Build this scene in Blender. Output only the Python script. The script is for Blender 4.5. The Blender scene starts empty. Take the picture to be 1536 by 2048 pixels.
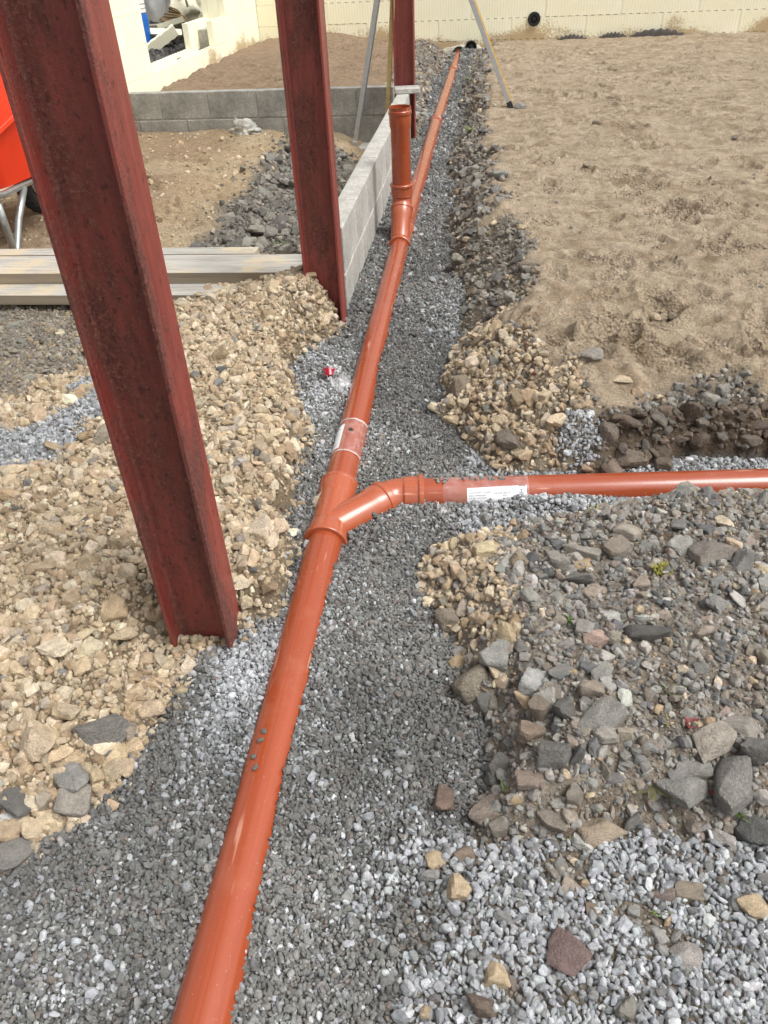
import bpy, bmesh, math, random
import numpy as np
from mathutils import Vector, Matrix
R = math.radians
random.seed(7)
rng = np.random.default_rng(11)
scn = bpy.context.scene
col = scn.collection

# ------------------------------------------------------------------ camera
H0 = 1.46                                   # eye height above the drain axis
CM = np.array([[0.99293936, 0.03639533, -0.11290178],
               [0.11186859, -0.60388358, 0.78918315],
               [-0.03945695, -0.79624117, -0.60369127]])   # rows: world axes in camera right/down/forward
FPX = 1530.0
cam = bpy.data.cameras.new('camera'); cam.sensor_fit = 'VERTICAL'
cam.sensor_height = 36.0; cam.lens = FPX / 2048 * 36.0; cam.clip_start = 0.02; cam.clip_end = 400
cam_o = bpy.data.objects.new('camera', cam); col.objects.link(cam_o)
cam_o.matrix_world = Matrix(((CM[0, 0], -CM[0, 1], -CM[0, 2], 0), (CM[1, 0], -CM[1, 1], -CM[1, 2], 0),
                             (CM[2, 0], -CM[2, 1], -CM[2, 2], H0), (0, 0, 0, 1)))
scn.camera = cam_o

# ------------------------------------------------------------------ sky, sun, exposure (overcast)
SUN_EL, SUN_AZ = 57.0, 106.0                 # azimuth clockwise from +y
w = bpy.data.worlds.new('World'); scn.world = w; w.use_nodes = True
nt = w.node_tree; nt.nodes.clear()
sky = nt.nodes.new('ShaderNodeTexSky'); sky.sky_type = 'NISHITA'; sky.sun_disc = False
sky.sun_elevation = R(SUN_EL); sky.sun_rotation = R(SUN_AZ)
sky.air_density = 1.2; sky.dust_density = 4.0; sky.ozone_density = 1.0
hs = nt.nodes.new('ShaderNodeHueSaturation'); hs.inputs['Saturation'].default_value = 0.09
bg = nt.nodes.new('ShaderNodeBackground'); bg.inputs['Strength'].default_value = 0.115
wo = nt.nodes.new('ShaderNodeOutputWorld')
nt.links.new(sky.outputs[0], hs.inputs['Color']); nt.links.new(hs.outputs[0], bg.inputs['Color']); nt.links.new(bg.outputs[0], wo.inputs['Surface'])
sl = bpy.data.lights.new('sun', 'SUN'); sl.energy = 1.5; sl.angle = R(26); sl.color = (1.0, 0.985, 0.955)
so = bpy.data.objects.new('sun', sl); col.objects.link(so)
sd_ = Vector((math.sin(R(SUN_AZ)) * math.cos(R(SUN_EL)), math.cos(R(SUN_AZ)) * math.cos(R(SUN_EL)), math.sin(R(SUN_EL))))
so.rotation_euler = sd_.to_track_quat('Z', 'Y').to_euler(); so.location = sd_ * 30
scn.view_settings.view_transform = 'Standard'; scn.view_settings.look = 'None'
scn.view_settings.gamma = 1.0; scn.view_settings.exposure = 0.80; scn.view_settings.use_curve_mapping = False

# ------------------------------------------------------------------ helpers
def lin(r, g, b):
    f = lambda c: c / 12.92 if c <= 0.04045 else ((c + 0.055) / 1.055) ** 2.4
    return np.array([f(r / 255), f(g / 255), f(b / 255)])
def ray(px, py):
    v = CM @ np.array((px - 768.0, py - 1024.0, FPX)); return v
def at(px, py, z=0.0):
    v = ray(px, py); t = (z - H0) / v[2]; return np.array((v[0] * t, v[1] * t))
def proj(x, y, z):
    c = (CM.T @ np.stack([x, y, np.asarray(z) - H0])); return 768 + FPX * c[0] / c[2], 1024 + FPX * c[1] / c[2], c[2]

def hash2(ix, iy, seed):
    h = (ix * 374761393 + iy * 668265263 + seed * 974634777) & 0xFFFFFFFF
    h = ((h ^ (h >> 13)) * 1274126177) & 0xFFFFFFFF
    return ((h ^ (h >> 16)) & 0xFFFFFF) / float(0xFFFFFF)
def vnoise(x, y, seed=0):
    x = np.asarray(x, float); y = np.asarray(y, float)
    ix = np.floor(x).astype(np.int64); iy = np.floor(y).astype(np.int64)
    fx = x - ix; fy = y - iy
    u = fx * fx * fx * (fx * (fx * 6 - 15) + 10); v = fy * fy * fy * (fy * (fy * 6 - 15) + 10)
    a = hash2(ix, iy, seed); b = hash2(ix + 1, iy, seed); c = hash2(ix, iy + 1, seed); d = hash2(ix + 1, iy + 1, seed)
    return (a + (b - a) * u) * (1 - v) + (c + (d - c) * u) * v - 0.5
def fbm(x, y, s, octv=4, seed=0, gain=0.5):
    r = 0; a = 1.0
    for i in range(octv):
        r = r + a * vnoise(x * s + 17.3 * i, y * s - 9.1 * i, seed + i * 31); s *= 2.03; a *= gain
    return r
def sstep(a, b, x):
    t = np.clip((x - a) / (b - a + 1e-9), 0, 1); return t * t * (3 - 2 * t)
def sdpoly(x, y, P):
    """signed distance, positive inside"""
    d2 = np.full(x.shape, 1e9); ins = np.zeros(x.shape, bool)
    n = len(P)
    for i in range(n):
        ax, ay = P[i]; bx, by = P[(i + 1) % n]
        ex, ey = bx - ax, by - ay
        t = np.clip(((x - ax) * ex + (y - ay) * ey) / (ex * ex + ey * ey + 1e-12), 0, 1)
        dx = x - ax - ex * t; dy = y - ay - ey * t
        d2 = np.minimum(d2, dx * dx + dy * dy)
        c = ((ay > y) != (by > y))
        with np.errstate(divide='ignore', invalid='ignore'):
            xi = ex * (y - ay) / (ey if ey != 0 else 1e-12) + ax
        ins ^= (c & (x < xi))
    d = np.sqrt(d2); return np.where(ins, d, -d)
def gauss(x, y, cx, cy, rx, ry):
    return np.exp(-(((x - cx) / rx) ** 2 + ((y - cy) / ry) ** 2))

# ------------------------------------------------------------------ site plan (metres; y runs along the drain)
def line(L, z=0.0): return [tuple(at(a, b, z)) for a, b in L]
POLY_L = line([(-300, 1760), (0, 1725), (50, 1705), (150, 1650), (230, 1595), (275, 1500), (330, 1430), (372, 1350), (400, 1318), (452, 1300),
               (475, 1272), (560, 1222), (586, 1130), (572, 1045), (596, 1000), (586, 950), (622, 880), (603, 820), (583, 750),
               (615, 700), (686, 664)]) + [(-0.635, 3.42), (-0.66, 3.62), (-0.75, 3.8), (-40, 3.8), (-40, 0.4)]
POLY_R = [(-0.05, 12.9), (-0.17, 12.2)] + line([(936, 150), (924, 200), (927, 234), (926, 262), (908, 300), (897, 353), (925, 374), (915, 400), (897, 443),
               (903, 480), (893, 520), (935, 600), (922, 660), (935, 700), (890, 760), (884, 830), (955, 893), (1010, 938)]) + \
         [(0.22, 2.16), (0.42, 2.155), (0.46, 2.2), (0.8, 2.26), (1.2, 2.3), (3.0, 2.4), (40, 2.6), (40, 12.9)]
POLY_M = [(40, 2.05), (1.3, 1.99)] + line([(1536, 1012), (1300, 1020), (1120, 1045), (1000, 1068), (900, 1088), (865, 1110), (846, 1170), (868, 1230), (903, 1290),
               (922, 1340), (903, 1392), (972, 1432), (982, 1520), (966, 1570), (935, 1640), (950, 1690), (1050, 1700), (1160, 1700), (1300, 1690), (1536, 1700)]) + \
         [(1.2, 0.85), (40, 0.6)]
POLY_LG = line([(940, 1680), (850, 1720), (820, 1800), (800, 1900), (790, 2060)]) + [(-0.12, 0.2), (-0.2, -3.0), (40, -3), (40, 0.95), (0.6, 0.95), (0.2, 0.95)]
POLY_B = [(-0.575, 7.32), (-0.60, 8.5), (-0.62, 10.0), (-0.55, 11.5), (-0.5, 12.9), (-3.4, 12.9), (-3.4, 7.5), (-0.80, 7.5), (-0.8, 7.32)]
POLY_P1 = line([(-60, 960), (-60, 850), (30, 870), (110, 815), (190, 785), (225, 790), (215, 830), (170, 855), (150, 905), (90, 925), (40, 930)], 0.14)
POLY_P2 = line([(120, 745), (150, 730), (185, 745), (190, 775), (150, 765)], 0.14)
POLY_IG = line([(395, 512), (450, 470), (480, 400), (540, 330), (585, 275), (640, 280), (700, 300), (660, 520)], 0.06)   # dark rubble beside the block wall
POLY_UL = line([(-200, 800), (0, 775), (60, 740), (130, 720), (175, 690), (165, 640), (190, 600), (0, 590), (-300, 590)], 0.12)
POLY_MT = line([(846, 1170), (850, 1100), (905, 1070), (985, 1075), (1010, 1110), (985, 1180), (1000, 1240), (1040, 1290), (990, 1330), (930, 1320), (880, 1240)], 0.06)
MAIN = [(-0.412, 0.0), (-0.4365, 2.0), (-0.468, 4.5), (-0.468, 7.0), (-0.44, 9.5), (-0.40, 12.6)]
def main_x(y): return np.interp(y, [p[1] for p in MAIN], [p[0] for p in MAIN])
def main_z(y): return np.interp(y, [0, 7, 12.6], [0, 0.0, 0.055])
BR0 = np.array((-0.2525, 1.9965)); BRD = np.array((math.cos(R(6.0)), math.sin(R(6.0))))

foot = []
rf = random.Random(5)
for _ in range(420):
    yy = 2.5 + 9.8 * rf.random() ** 1.25; xx = -0.1 + 0.25 + rf.random() * (0.9 + yy * 0.36)
    foot.append((xx, yy, rf.uniform(0, 6.28), rf.uniform(.85, 1.15), rf.random()))
for _ in range(60):
    foot.append((rf.uniform(-2.9, -.9), rf.uniform(3.9, 7.2), rf.uniform(0, 6.28), 1.0, rf.random()))
for _ in range(70):
    foot.append((rf.uniform(-3.1, -.9), rf.uniform(7.7, 12.3), rf.uniform(0, 6.28), 1.0, rf.random()))

def terrain(x, y, full=False):
    x = np.asarray(x, float); y = np.asarray(y, float)
    shp = x.shape; x = x.ravel(); y = y.ravel()
    n1 = fbm(x, y, 5.5, 3, 3); n2 = fbm(x, y, 22, 3, 9)
    bed = 0.004 + 0.022 * fbm(x, y, 2.2, 2, 21) + 0.006 * n2
    # gravel heaped against the pipes in places
    bed += 0.035 * gauss(x, y, -0.36, 2.86, 0.05, 0.22) + 0.02 * gauss(x, y, -0.36, 3.6, .06, .5) - 0.02 * gauss(x, y, -0.17, 1.86, .07, .05)
    bed += -.022 * gauss(x, y, -.02, 1.93, .09, .05) + 0.03 * gauss(x, y, .27, 1.965, .16, .035) + 0.022 * gauss(x, y, .85, 2.0, .25, .05) - .012 * gauss(x, y, .53, 1.98, .10, .04)
    bed += main_z(y) + 0.05 * sstep(10.2, 12.3, y) * (x > -.38) - .02 * gauss(x, y, -.36, 1.8, .06, .1)
    bed -= .05 * gauss(x, y, -.68, 1.325, .07, .035)
    bed += .022 * np.exp(-((x - main_x(y)) / .085) ** 2) * sstep(1.72, 1.45, y)
    # the left heap
    sL = sdpoly(x, y, POLY_L) + 0.035 * n1 + 0.012 * n2
    hL = 0.145 + 0.03 * fbm(x, y, 1.6, 2, 41) + 0.10 * gauss(x, y, -0.76, 3.36, .26, .33) - 0.07 * sstep(-1.2, -1.7, x) * sstep(2.0, 2.6, y) + .03 * gauss(x, y, -.75, 2.0, .3, .5)
    hL = hL * (1 - .55 * sstep(3.45, 3.75, y))
    wL = 0.42 - 0.34 * sstep(1.12, 1.48, y) + .07 * sstep(2.9, 3.2, y)
    kL = np.clip(sL / wL, 0, 1); zL = np.where(kL < 1, hL * (1 - (1 - kL) ** 1.7), hL)
    zL = zL * (1 - np.clip(1.6 * gauss(x, y, -.70, 1.27, .15, .12), 0, 1))
    # ground inside the block walls
    inI = sstep(3.55, 3.75, y) * (x < -0.68) * (y < 7.5)
    hI = 0.085 + 0.03 * sstep(-1.2, -2.4, x) - 0.10 * sstep(-1.45, -0.95, x) * sstep(4.2, 6.5, y) - .02 * sstep(-1.25, -.85, x) + 0.02 * n1 - .035 * sstep(5.8, 7.2, y)
    # sand platform
    sR = sdpoly(x, y, POLY_R) + 0.05 * n1 + 0.02 * n2
    wR = 0.27 - 0.03 * sstep(0.30, 0.52, x) * (1 - sstep(2.9, 3.4, y)) + .05 * gauss(x, y, .1, 2.5, .25, .3)
    kR = np.clip(sR / wR, 0, 1)
    hR = 0.245 - .045 * sstep(.3, .6, x) * (1 - sstep(2.3, 3.3, y)) + 0.02 * fbm(x, y, 1.1, 2, 51) - 0.045 * sstep(8, 12.4, y) + .02 * sstep(2.2, 2.6, y) * sstep(4.5, 3.2, y)
    fk_ = sstep(0.30, 0.52, x) * (1 - sstep(2.9, 3.4, y))       # cut face toward the branch pipe
    pf = np.where(kR < .30, .66 * (kR / .30) ** .6, .66 + .34 * sstep(0, 1, (kR - .30) / .70))
    zR = hR * (np.where(kR < 1, kR ** 0.75, 1) * (1 - fk_) + pf * fk_ + .10 * fk_ * (fbm(x, y, 13, 3, 57)) * (kR > .02))
    fs_ = sstep(0.30, 0.52, x) * (1 - sstep(2.9, 3.4, y))
    sand = sstep(0.80 - .32 * fs_, 1.15 - .30 * fs_, sR / wR + .45 * n1) 
    # front mound of grey rubble
    sM = sdpoly(x, y, POLY_M) + 0.03 * n1 + 0.015 * n2
    hM = 0.125 + 0.05 * fbm(x, y, 2.3, 3, 61) + .05 * sstep(.2, .7, x) * sstep(1.0, 1.5, y)
    kM = np.clip(sM / 0.17, 0, 1); zM = hM * (1 - (1 - kM) ** 1.6)
    sG = sdpoly(x, y, POLY_LG); zG = 0.035 * sstep(-.02, .16, sG) + .02 * sstep(.1, .6, sG)
    # behind the cross wall
    sB = sdpoly(x, y, POLY_B) + 0.03 * n1
    hB = 0.33 + 0.05 * fbm(x, y, 1.3, 3, 71) - .08 * sstep(10.8, 12.3, y) * sstep(-2.4, -1.5, x) + .07 * gauss(x, y, -2.0, 11.9, .5, .5)
    zB = hB * np.clip(sB / 0.30, 0, 1) ** .8
    zo = np.where((x < -3.4) | (y > 12.9), 0.40 + 0.04 * n1, 0)
    zo = zo + (x < -5.2) * sstep(-5.2, -8.5, x) * (2.6 + 0.9 * fbm(x, y, .8, 4, 88)) * (y > 5)
    base = np.maximum(bed, zG + bed * .5)
    z = np.maximum.reduce([base, zL, zR, zM * 1.0 + zG * .3, zB, zo])
    z = np.where(inI > 0, z * (1 - inI) + hI * inI, z)
    # which surface is it
    rough = 0.010 * n2 + 0.006 * fbm(x, y, 60, 2, 77)
    isL = (sL > 0) & (zL >= base) & (inI < .5); isM = (sM > 0) & (zM > base - .004)
    isR = (sR > 0); isB = (sB > 0)
    soft = (isR & (sand > .5)) | (inI >= .5) | isB
    z = z + np.where(isL | isM | (isR & ~soft), rough * 1.3, 0)
    # trampled sand
    sandm = np.where(isR, sand, np.where((inI >= .5) | isB, 0.9, 0)) * (y < 12.7)
    rel = 0.011 * fbm(x, y, 5.0, 4, 101, .62) + 0.020 * (0.5 - np.abs(fbm(x * .8 + .3 * y, y, 9.0, 3, 111)) * 2.2) * sstep(-.1, .25, fbm(x, y, 1.7, 2, 131) + .1)
    rel = rel + 0.010 * fbm(x, y, 26, 3, 141, .6) + .010 * np.maximum(0, fbm(x, y, 15, 2, 151) - .22)
    z = z + rel * sandm
    tread = np.zeros_like(x)
    if full:
        for fx, fy, fa, fs, fk in foot:
            m = (np.abs(x - fx) < .24) & (np.abs(y - fy) < .24)
            if not m.any(): continue
            ca, sa = math.cos(fa), math.sin(fa)
            u = ((x[m] - fx) * ca + (y[m] - fy) * sa) / (.145 * fs); v = (-(x[m] - fx) * sa + (y[m] - fy) * ca) / (.052 * fs * (1 + .15 * 0))
            v = v / (1 - .22 * np.clip(-u, 0, 1) + .1 * np.clip(u, 0, 1))
            q = (np.abs(u) ** 2.6 + np.abs(v) ** 2.6) ** (1 / 2.6)
            dep = (.011 + .018 * fk)
            tilt = .55 + .45 * u * (1 if fk > .5 else -1)
            d = -dep * (1 - sstep(.86, 1.0, q)) * np.clip(tilt, .1, 1.2) + dep * .55 * np.exp(-((q - 1.12) / .16) ** 2)
            z[m] += d * sandm[m]
            tread[m] = np.maximum(tread[m], (1 - sstep(.8, .95, q)) * sandm[m])
        return z.reshape(shp), dict(sL=sL, sR=sR, sM=sM, sG=sG, sB=sB, wR=wR, wL=wL, sand=sand, isL=isL, isM=isM, isR=isR, isB=isB, inI=inI, sandm=sandm, tread=tread, n1=n1, n2=n2, base=base)
    return z.reshape(shp)
def info(x, y): return terrain(np.asarray(x), np.asarray(y), True)

def hit(px, py):
    v = ray(px, py); t0 = 0.3; t1 = None
    ts = np.linspace(0.35, 14, 3000) / np.linalg.norm(v)
    X = v[0] * ts; Y = v[1] * ts; Z = H0 + v[2] * ts
    g = terrain(X, Y); k = np.argmax(Z < g)
    return X[k], Y[k], g[k], np.linalg.norm(v) * ts[k]

# ------------------------------------------------------------------ materials
def newmat(name):
    m = bpy.data.materials.new(name); m.use_nodes = True
    n = m.node_tree.nodes; b = n['Principled BSDF']; return m, m.node_tree, b
def nd(t, typ, **kw):
    n = t.nodes.new(typ)
    for k, v in kw.items():
        if k in n.inputs: n.inputs[k].default_value = v
        else: setattr(n, k, v)
    return n
def ramp(t, fac, stops):
    r = t.nodes.new('ShaderNodeValToRGB'); e = r.color_ramp.elements
    while len(e) < len(stops): e.new(0.5)
    for k, (p, c) in enumerate(stops):
        e[k].position = p; e[k].color = (*c, 1) if len(c) == 3 else c
    t.links.new(fac, r.inputs['Fac']); return r
def mixc(t, fac, a, b, blend='MIX'):
    m = t.nodes.new('ShaderNodeMix'); m.data_type = 'RGBA'; m.blend_type = blend
    for s, v in (('Factor', fac), ('A', a), ('B', b)):
        sock = [i for i in m.inputs if i.name == s and i.type == ('VALUE' if s == 'Factor' else 'RGBA')][0]
        if hasattr(v, 'is_linked') or hasattr(v, 'links'): t.links.new(v, sock)
        elif s == 'Factor': sock.default_value = v
        else: sock.default_value = (*v, 1)
    return [o for o in m.outputs if o.type == 'RGBA'][0]
def bump(t, b, h, strength, dist, prev=None):
    n = nd(t, 'ShaderNodeBump', Strength=strength, Distance=dist); t.links.new(h, n.inputs['Height'])
    if prev is not None: t.links.new(prev, n.inputs['Normal'])
    t.links.new(n.outputs[0], b.inputs['Normal']); return n.outputs[0]
def objco(t, scale=(1, 1, 1)):
    c = t.nodes.new('ShaderNodeTexCoord'); m = nd(t, 'ShaderNodeMapping', Scale=scale); t.links.new(c.outputs['Object'], m.inputs['Vector']); return m.outputs[0]
def noise(t, vec, scale, detail=4, rough=.55, dim='3D'):
    n = nd(t, 'ShaderNodeTexNoise', Scale=scale, Detail=detail, Roughness=rough); t.links.new(vec, n.inputs['Vector']); return n.outputs['Fac']
M = {}
def simple(name, c, rough=.6, var=.15, scale=30, bmp=.15, bscale=80, metal=0, bd=.003, spec=.5, stretch=(1, 1, 1)):
    m, t, b = newmat(name); v = objco(t, stretch)
    f = noise(t, v, scale, 5)
    c = np.array(c); lo = np.clip(c * (1 - var), 0, 1); hi = np.clip(c * (1 + var), 0, 1)
    r = ramp(t, f, [(.3, tuple(lo)), (.7, tuple(hi))]); t.links.new(r.outputs[0], b.inputs['Base Color'])
    b.inputs['Roughness'].default_value = rough; b.inputs['Metallic'].default_value = metal; b.inputs['Specular IOR Level'].default_value = spec
    if bmp: bump(t, b, noise(t, v, bscale, 4), bmp, bd)
    M[name] = m; return m

def stone_mat(name, instancer, wet=.75, scale=28.0):
    m, t, b = newmat(name)
    if instancer:
        a = t.nodes.new('ShaderNodeAttribute'); a.attribute_type = 'INSTANCER'; a.attribute_name = 'col'; c = a.outputs['Color']
    else:
        a = t.nodes.new('ShaderNodeObjectInfo'); c = a.outputs['Color']
    oi = t.nodes.new('ShaderNodeObjectInfo')
    tc = t.nodes.new('ShaderNodeTexCoord'); mp = nd(t, 'ShaderNodeMapping'); t.links.new(tc.outputs['Object'], mp.inputs['Vector'])
    cr = t.nodes.new('ShaderNodeCombineXYZ')
    for k in range(3): t.links.new(oi.outputs['Random'], cr.inputs[k])
    sc = nd(t, 'ShaderNodeVectorMath', operation='SCALE'); sc.inputs['Scale'].default_value = 37.0; t.links.new(cr.outputs[0], sc.inputs[0])
    t.links.new(sc.outputs[0], mp.inputs['Location']); v = mp.outputs[0]
    n1 = noise(t, v, 1.6, 5, .6); n2 = noise(t, v, 9.0, 4, .6)
    r1 = ramp(t, n1, [(.28, (.68, .68, .68)), (.72, (1.22, 1.20, 1.17))]); r2 = ramp(t, n2, [(.3, (.78, .78, .78)), (.7, (1.18, 1.18, 1.18))])
    k = mixc(t, 1.0, c, r1.outputs[0], 'MULTIPLY'); k = mixc(t, 1.0, k, r2.outputs[0], 'MULTIPLY'); t.links.new(k, b.inputs['Base Color'])
    b.inputs['Roughness'].default_value = wet; b.inputs['Specular IOR Level'].default_value = .35
    p = bump(t, b, n2, .5, .12); bump(t, b, noise(t, v, 26, 3, .6), .35, .06, p)
    M[name] = m
stone_mat('gravel_stone', True, .7); stone_mat('loose_stone', False, .8)

# ground: the vertex colours carry which soil it is, the nodes its grain
m, t, b = newmat('ground'); a = t.nodes.new('ShaderNodeAttribute'); a.attribute_name = 'soil'
tr = t.nodes.new('ShaderNodeAttribute'); tr.attribute_name = 'tread'
v = objco(t)
f1 = noise(t, v, 14, 6, .65); f2 = noise(t, v, 120, 4, .7); f3 = noise(t, v, 420, 2, .6)
k = mixc(t, 1, a.outputs['Color'], ramp(t, f1, [(.28, (.74, .73, .71)), (.72, (1.2, 1.2, 1.2))]).outputs[0], 'MULTIPLY')
k = mixc(t, 1, k, ramp(t, f2, [(.3, (.70, .69, .68)), (.68, (1.16, 1.16, 1.16))]).outputs[0], 'MULTIPLY')
t.links.new(k, b.inputs['Base Color']); b.inputs['Roughness'].default_value = .93; b.inputs['Specular IOR Level'].default_value = .15
f0 = noise(t, v, 42, 4, .65); p = bump(t, b, f0, .8, .035); p = bump(t, b, f2, .8, .014, p); p = bump(t, b, f3, .55, .004, p)
vo = nd(t, 'ShaderNodeTexVoronoi', Scale=72.0); t.links.new(v, vo.inputs['Vector'])
mm = nd(t, 'ShaderNodeMath', operation='MULTIPLY'); t.links.new(vo.outputs['Distance'], mm.inputs[0]); t.links.new(tr.outputs['Fac'], mm.inputs[1])
p = bump(t, b, mm.outputs[0], .9, .012, p); M['ground'] = m

def pvc(name, c, streak=True):
    m, t, b = newmat(name)
    v = objco(t, (.35, 1, 1)); v2 = objco(t, (1, 1, 1))
    s = noise(t, objco(t, (.02, 1, 1)), 90, 3, .6); d = noise(t, v2, 9, 5, .6); e = noise(t, v2, 160, 3, .7)
    k = mixc(t, 1, tuple(c), ramp(t, s, [(.32, (.90, .88, .86)), (.68, (1.06, 1.06, 1.06))]).outputs[0], 'MULTIPLY')
    k = mixc(t, ramp(t, d, [(.56, (0, 0, 0)), (.85, (.12, .12, .12))]).outputs[0], k, tuple(lin(214, 172, 146)))
    k = mixc(t, ramp(t, e, [(.67, (0, 0, 0)), (.74, (.6, .6, .6))]).outputs[0], k, tuple(lin(225, 190, 165)))
    sc_ = noise(t, objco(t, (.12, 1, 1)), 38, 2, .5)
    k = mixc(t, ramp(t, sc_, [(.66, (0, 0, 0)), (.71, (.30, .30, .30))]).outputs[0], k, tuple(lin(235, 190, 165)))
    t.links.new(k, b.inputs['Base Color'])
    r = ramp(t, d, [(.3, (.20, .20, .20)), (.75, (.38, .38, .38))]); t.links.new(r.outputs[0], b.inputs['Roughness'])
    if streak:                               # thin darker lines along the top
        se = t.nodes.new('ShaderNodeSeparateXYZ'); t.links.new(v2, se.inputs[0]); wv_ = nd(t, 'ShaderNodeMapRange'); wv_.inputs[1].default_value = -.03; wv_.inputs[2].default_value = .03; t.links.new(se.outputs[1], wv_.inputs[0])
        ln = ramp(t, wv_.outputs[0], [(.40, (1, 1, 1)), (.415, (.80, .76, .74)), (.43, (1, 1, 1)), (.585, (1, 1, 1)), (.60, (.72, .68, .66)), (.618, (1, 1, 1))]).outputs[0]
        k = mixc(t, 1, k, ln, 'MULTIPLY'); t.links.new(k, b.inputs['Base Color'])
    b.inputs['Coat Weight'].default_value = .35; b.inputs['Coat Roughness'].default_value = .14
    bump(t, b, s, .10, .002); M[name] = m
pvc('pvc', lin(152, 70, 40)); pvc('pvc_fitting', lin(166, 84, 54), False)

def steel(name, rust_lo, rust_hi, seed, pit=.60, band=0.0):
    m, t, b = newmat(name); v = objco(t, (1, 1, .35)); v3 = objco(t)
    mp = nd(t, 'ShaderNodeMapping', Location=(seed, seed * .7, seed * .3)); t.links.new(v, mp.inputs['Vector']); v = mp.outputs[0]
    big = noise(t, v, 9, 8, .74); fine = noise(t, v3, 140, 5, .75); streak = noise(t, objco(t, (1, 1, .06)), 40, 5, .65); spot = noise(t, objco(t, (1, 1, .6)), 75, 3, .55)
    ad = nd(t, 'ShaderNodeMath', operation='MULTIPLY_ADD'); t.links.new(fine, ad.inputs[0]); ad.inputs[1].default_value = .45; t.links.new(big, ad.inputs[2])
    if band:                                 # the primer has worn off along the exposed edge
        sy = t.nodes.new('ShaderNodeSeparateXYZ'); t.links.new(v3, sy.inputs[0]); ab = nd(t, 'ShaderNodeMath', operation='MULTIPLY_ADD'); t.links.new(sy.outputs[1], ab.inputs[0]); ab.inputs[1].default_value = -band; t.links.new(ad.outputs[0], ab.inputs[2]); ad = ab
    mask = ramp(t, ad.outputs[0], [(rust_lo, (0, 0, 0)), (rust_hi, (1, 1, 1))]).outputs[0]
    prim = ramp(t, streak, [(.3, tuple(lin(112, 47, 41))), (.7, tuple(lin(146, 72, 62)))]).outputs[0]
    rust = ramp(t, fine, [(.34, tuple(lin(66, 33, 28))), (.52, tuple(lin(100, 54, 45))), (.70, tuple(lin(136, 90, 76)))]).outputs[0]
    k = mixc(t, mask, prim, rust)
    k = mixc(t, ramp(t, spot, [(pit, (0, 0, 0)), (pit + .07, (.6, .6, .6))]).outputs[0], k, tuple(lin(58, 28, 24)))
    t.links.new(k, b.inputs['Base Color'])
    t.links.new(ramp(t, mask, [(0, (.42, .42, .42)), (1, (.8, .8, .8))]).outputs[0], b.inputs['Roughness'])
    p = bump(t, b, mask, .4, .002); bump(t, b, fine, .35, .002, p); M[name] = m
steel('steel_flange', .67, .80, 1.0, .61); steel('steel_worn', .72, .84, 2.0, .60, 2.6); steel('steel_web', .62, .80, 4.0, .60); steel('steel_clean', .74, .86, 9.0, .62)

def icf(name):
    m, t, b = newmat(name); v = objco(t)
    wv = nd(t, 'ShaderNodeTexWave', wave_type='BANDS', bands_direction='X', wave_profile='SAW', Scale=8.4, Distortion=0.0); t.links.new(v, wv.inputs['Vector'])
    g = ramp(t, wv.outputs['Fac'], [(.0, (0, 0, 0)), (.06, (1, 1, 1)), (.94, (1, 1, 1)), (1, (0, 0, 0))]).outputs[0]
    n1 = noise(t, v, 3.5, 5, .6); n2 = noise(t, v, 220, 3, .6)
    k = ramp(t, n1, [(.3, tuple(lin(243, 237, 204))), (.7, tuple(lin(248, 244, 220)))]).outputs[0]
    k = mixc(t, ramp(t, g, [(0, (.42, .42, .42)), (1, (0, 0, 0))]).outputs[0], k, tuple(lin(168, 154, 112)))
    # mud splashed up from the ground
    ge = t.nodes.new('ShaderNodeNewGeometry'); sx = t.nodes.new('ShaderNodeSeparateXYZ'); t.links.new(ge.outputs['Position'], sx.inputs[0])
    n3 = noise(t, ge.outputs['Position'], 1.1, 3, .6); n4 = noise(t, ge.outputs['Position'], 34, 4, .75)
    lim = nd(t, 'ShaderNodeMapRange'); lim.inputs[1].default_value = .16; lim.inputs[2].default_value = .60; lim.inputs[3].default_value = .62; lim.inputs[4].default_value = -.15; lim.clamp = False
    t.links.new(sx.outputs[2], lim.inputs[0])
    a1 = nd(t, 'ShaderNodeMath', operation='ADD'); t.links.new(lim.outputs[0], a1.inputs[0])
    a2 = nd(t, 'ShaderNodeMath', operation='MULTIPLY_ADD'); t.links.new(n3, a2.inputs[0]); a2.inputs[1].default_value = 2.2; a2.inputs[2].default_value = -1.42; t.links.new(a2.outputs[0], a1.inputs[1])
    a3 = nd(t, 'ShaderNodeMath', operation='ADD'); t.links.new(a1.outputs[0], a3.inputs[0]); t.links.new(n4, a3.inputs[1])
    mud = ramp(t, a3.outputs[0], [(.56, (0, 0, 0)), (.78, (.85, .85, .85))]).outputs[0]
    k = mixc(t, mud, k, tuple(lin(176, 148, 108)))
    t.links.new(k, b.inputs['Base Color']); b.inputs['Roughness'].default_value = .8
    p = bump(t, b, g, .5, .004); bump(t, b, n2, .25, .002, p); M[name] = m
icf('eps')
m, t, b = newmat('concrete_block'); v = objco(t); n1 = noise(t, v, 5, 5, .6); n2 = noise(t, v, 75, 5, .75); n3 = noise(t, v, 260, 3, .7)
k = ramp(t, n1, [(.25, tuple(lin(142, 139, 132))), (.75, tuple(lin(200, 197, 189)))]).outputs[0]
k = mixc(t, 1, k, ramp(t, n2, [(.3, (.62, .62, .62)), (.7, (1.22, 1.22, 1.22))]).outputs[0], 'MULTIPLY'); t.links.new(k, b.inputs['Base Color']); b.inputs['Roughness'].default_value = .95
p = bump(t, b, n2, .6, .006); bump(t, b, n3, .5, .003, p); M['concrete_block'] = m
m2 = m.copy(); m2.name = 'concrete_dark'
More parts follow.
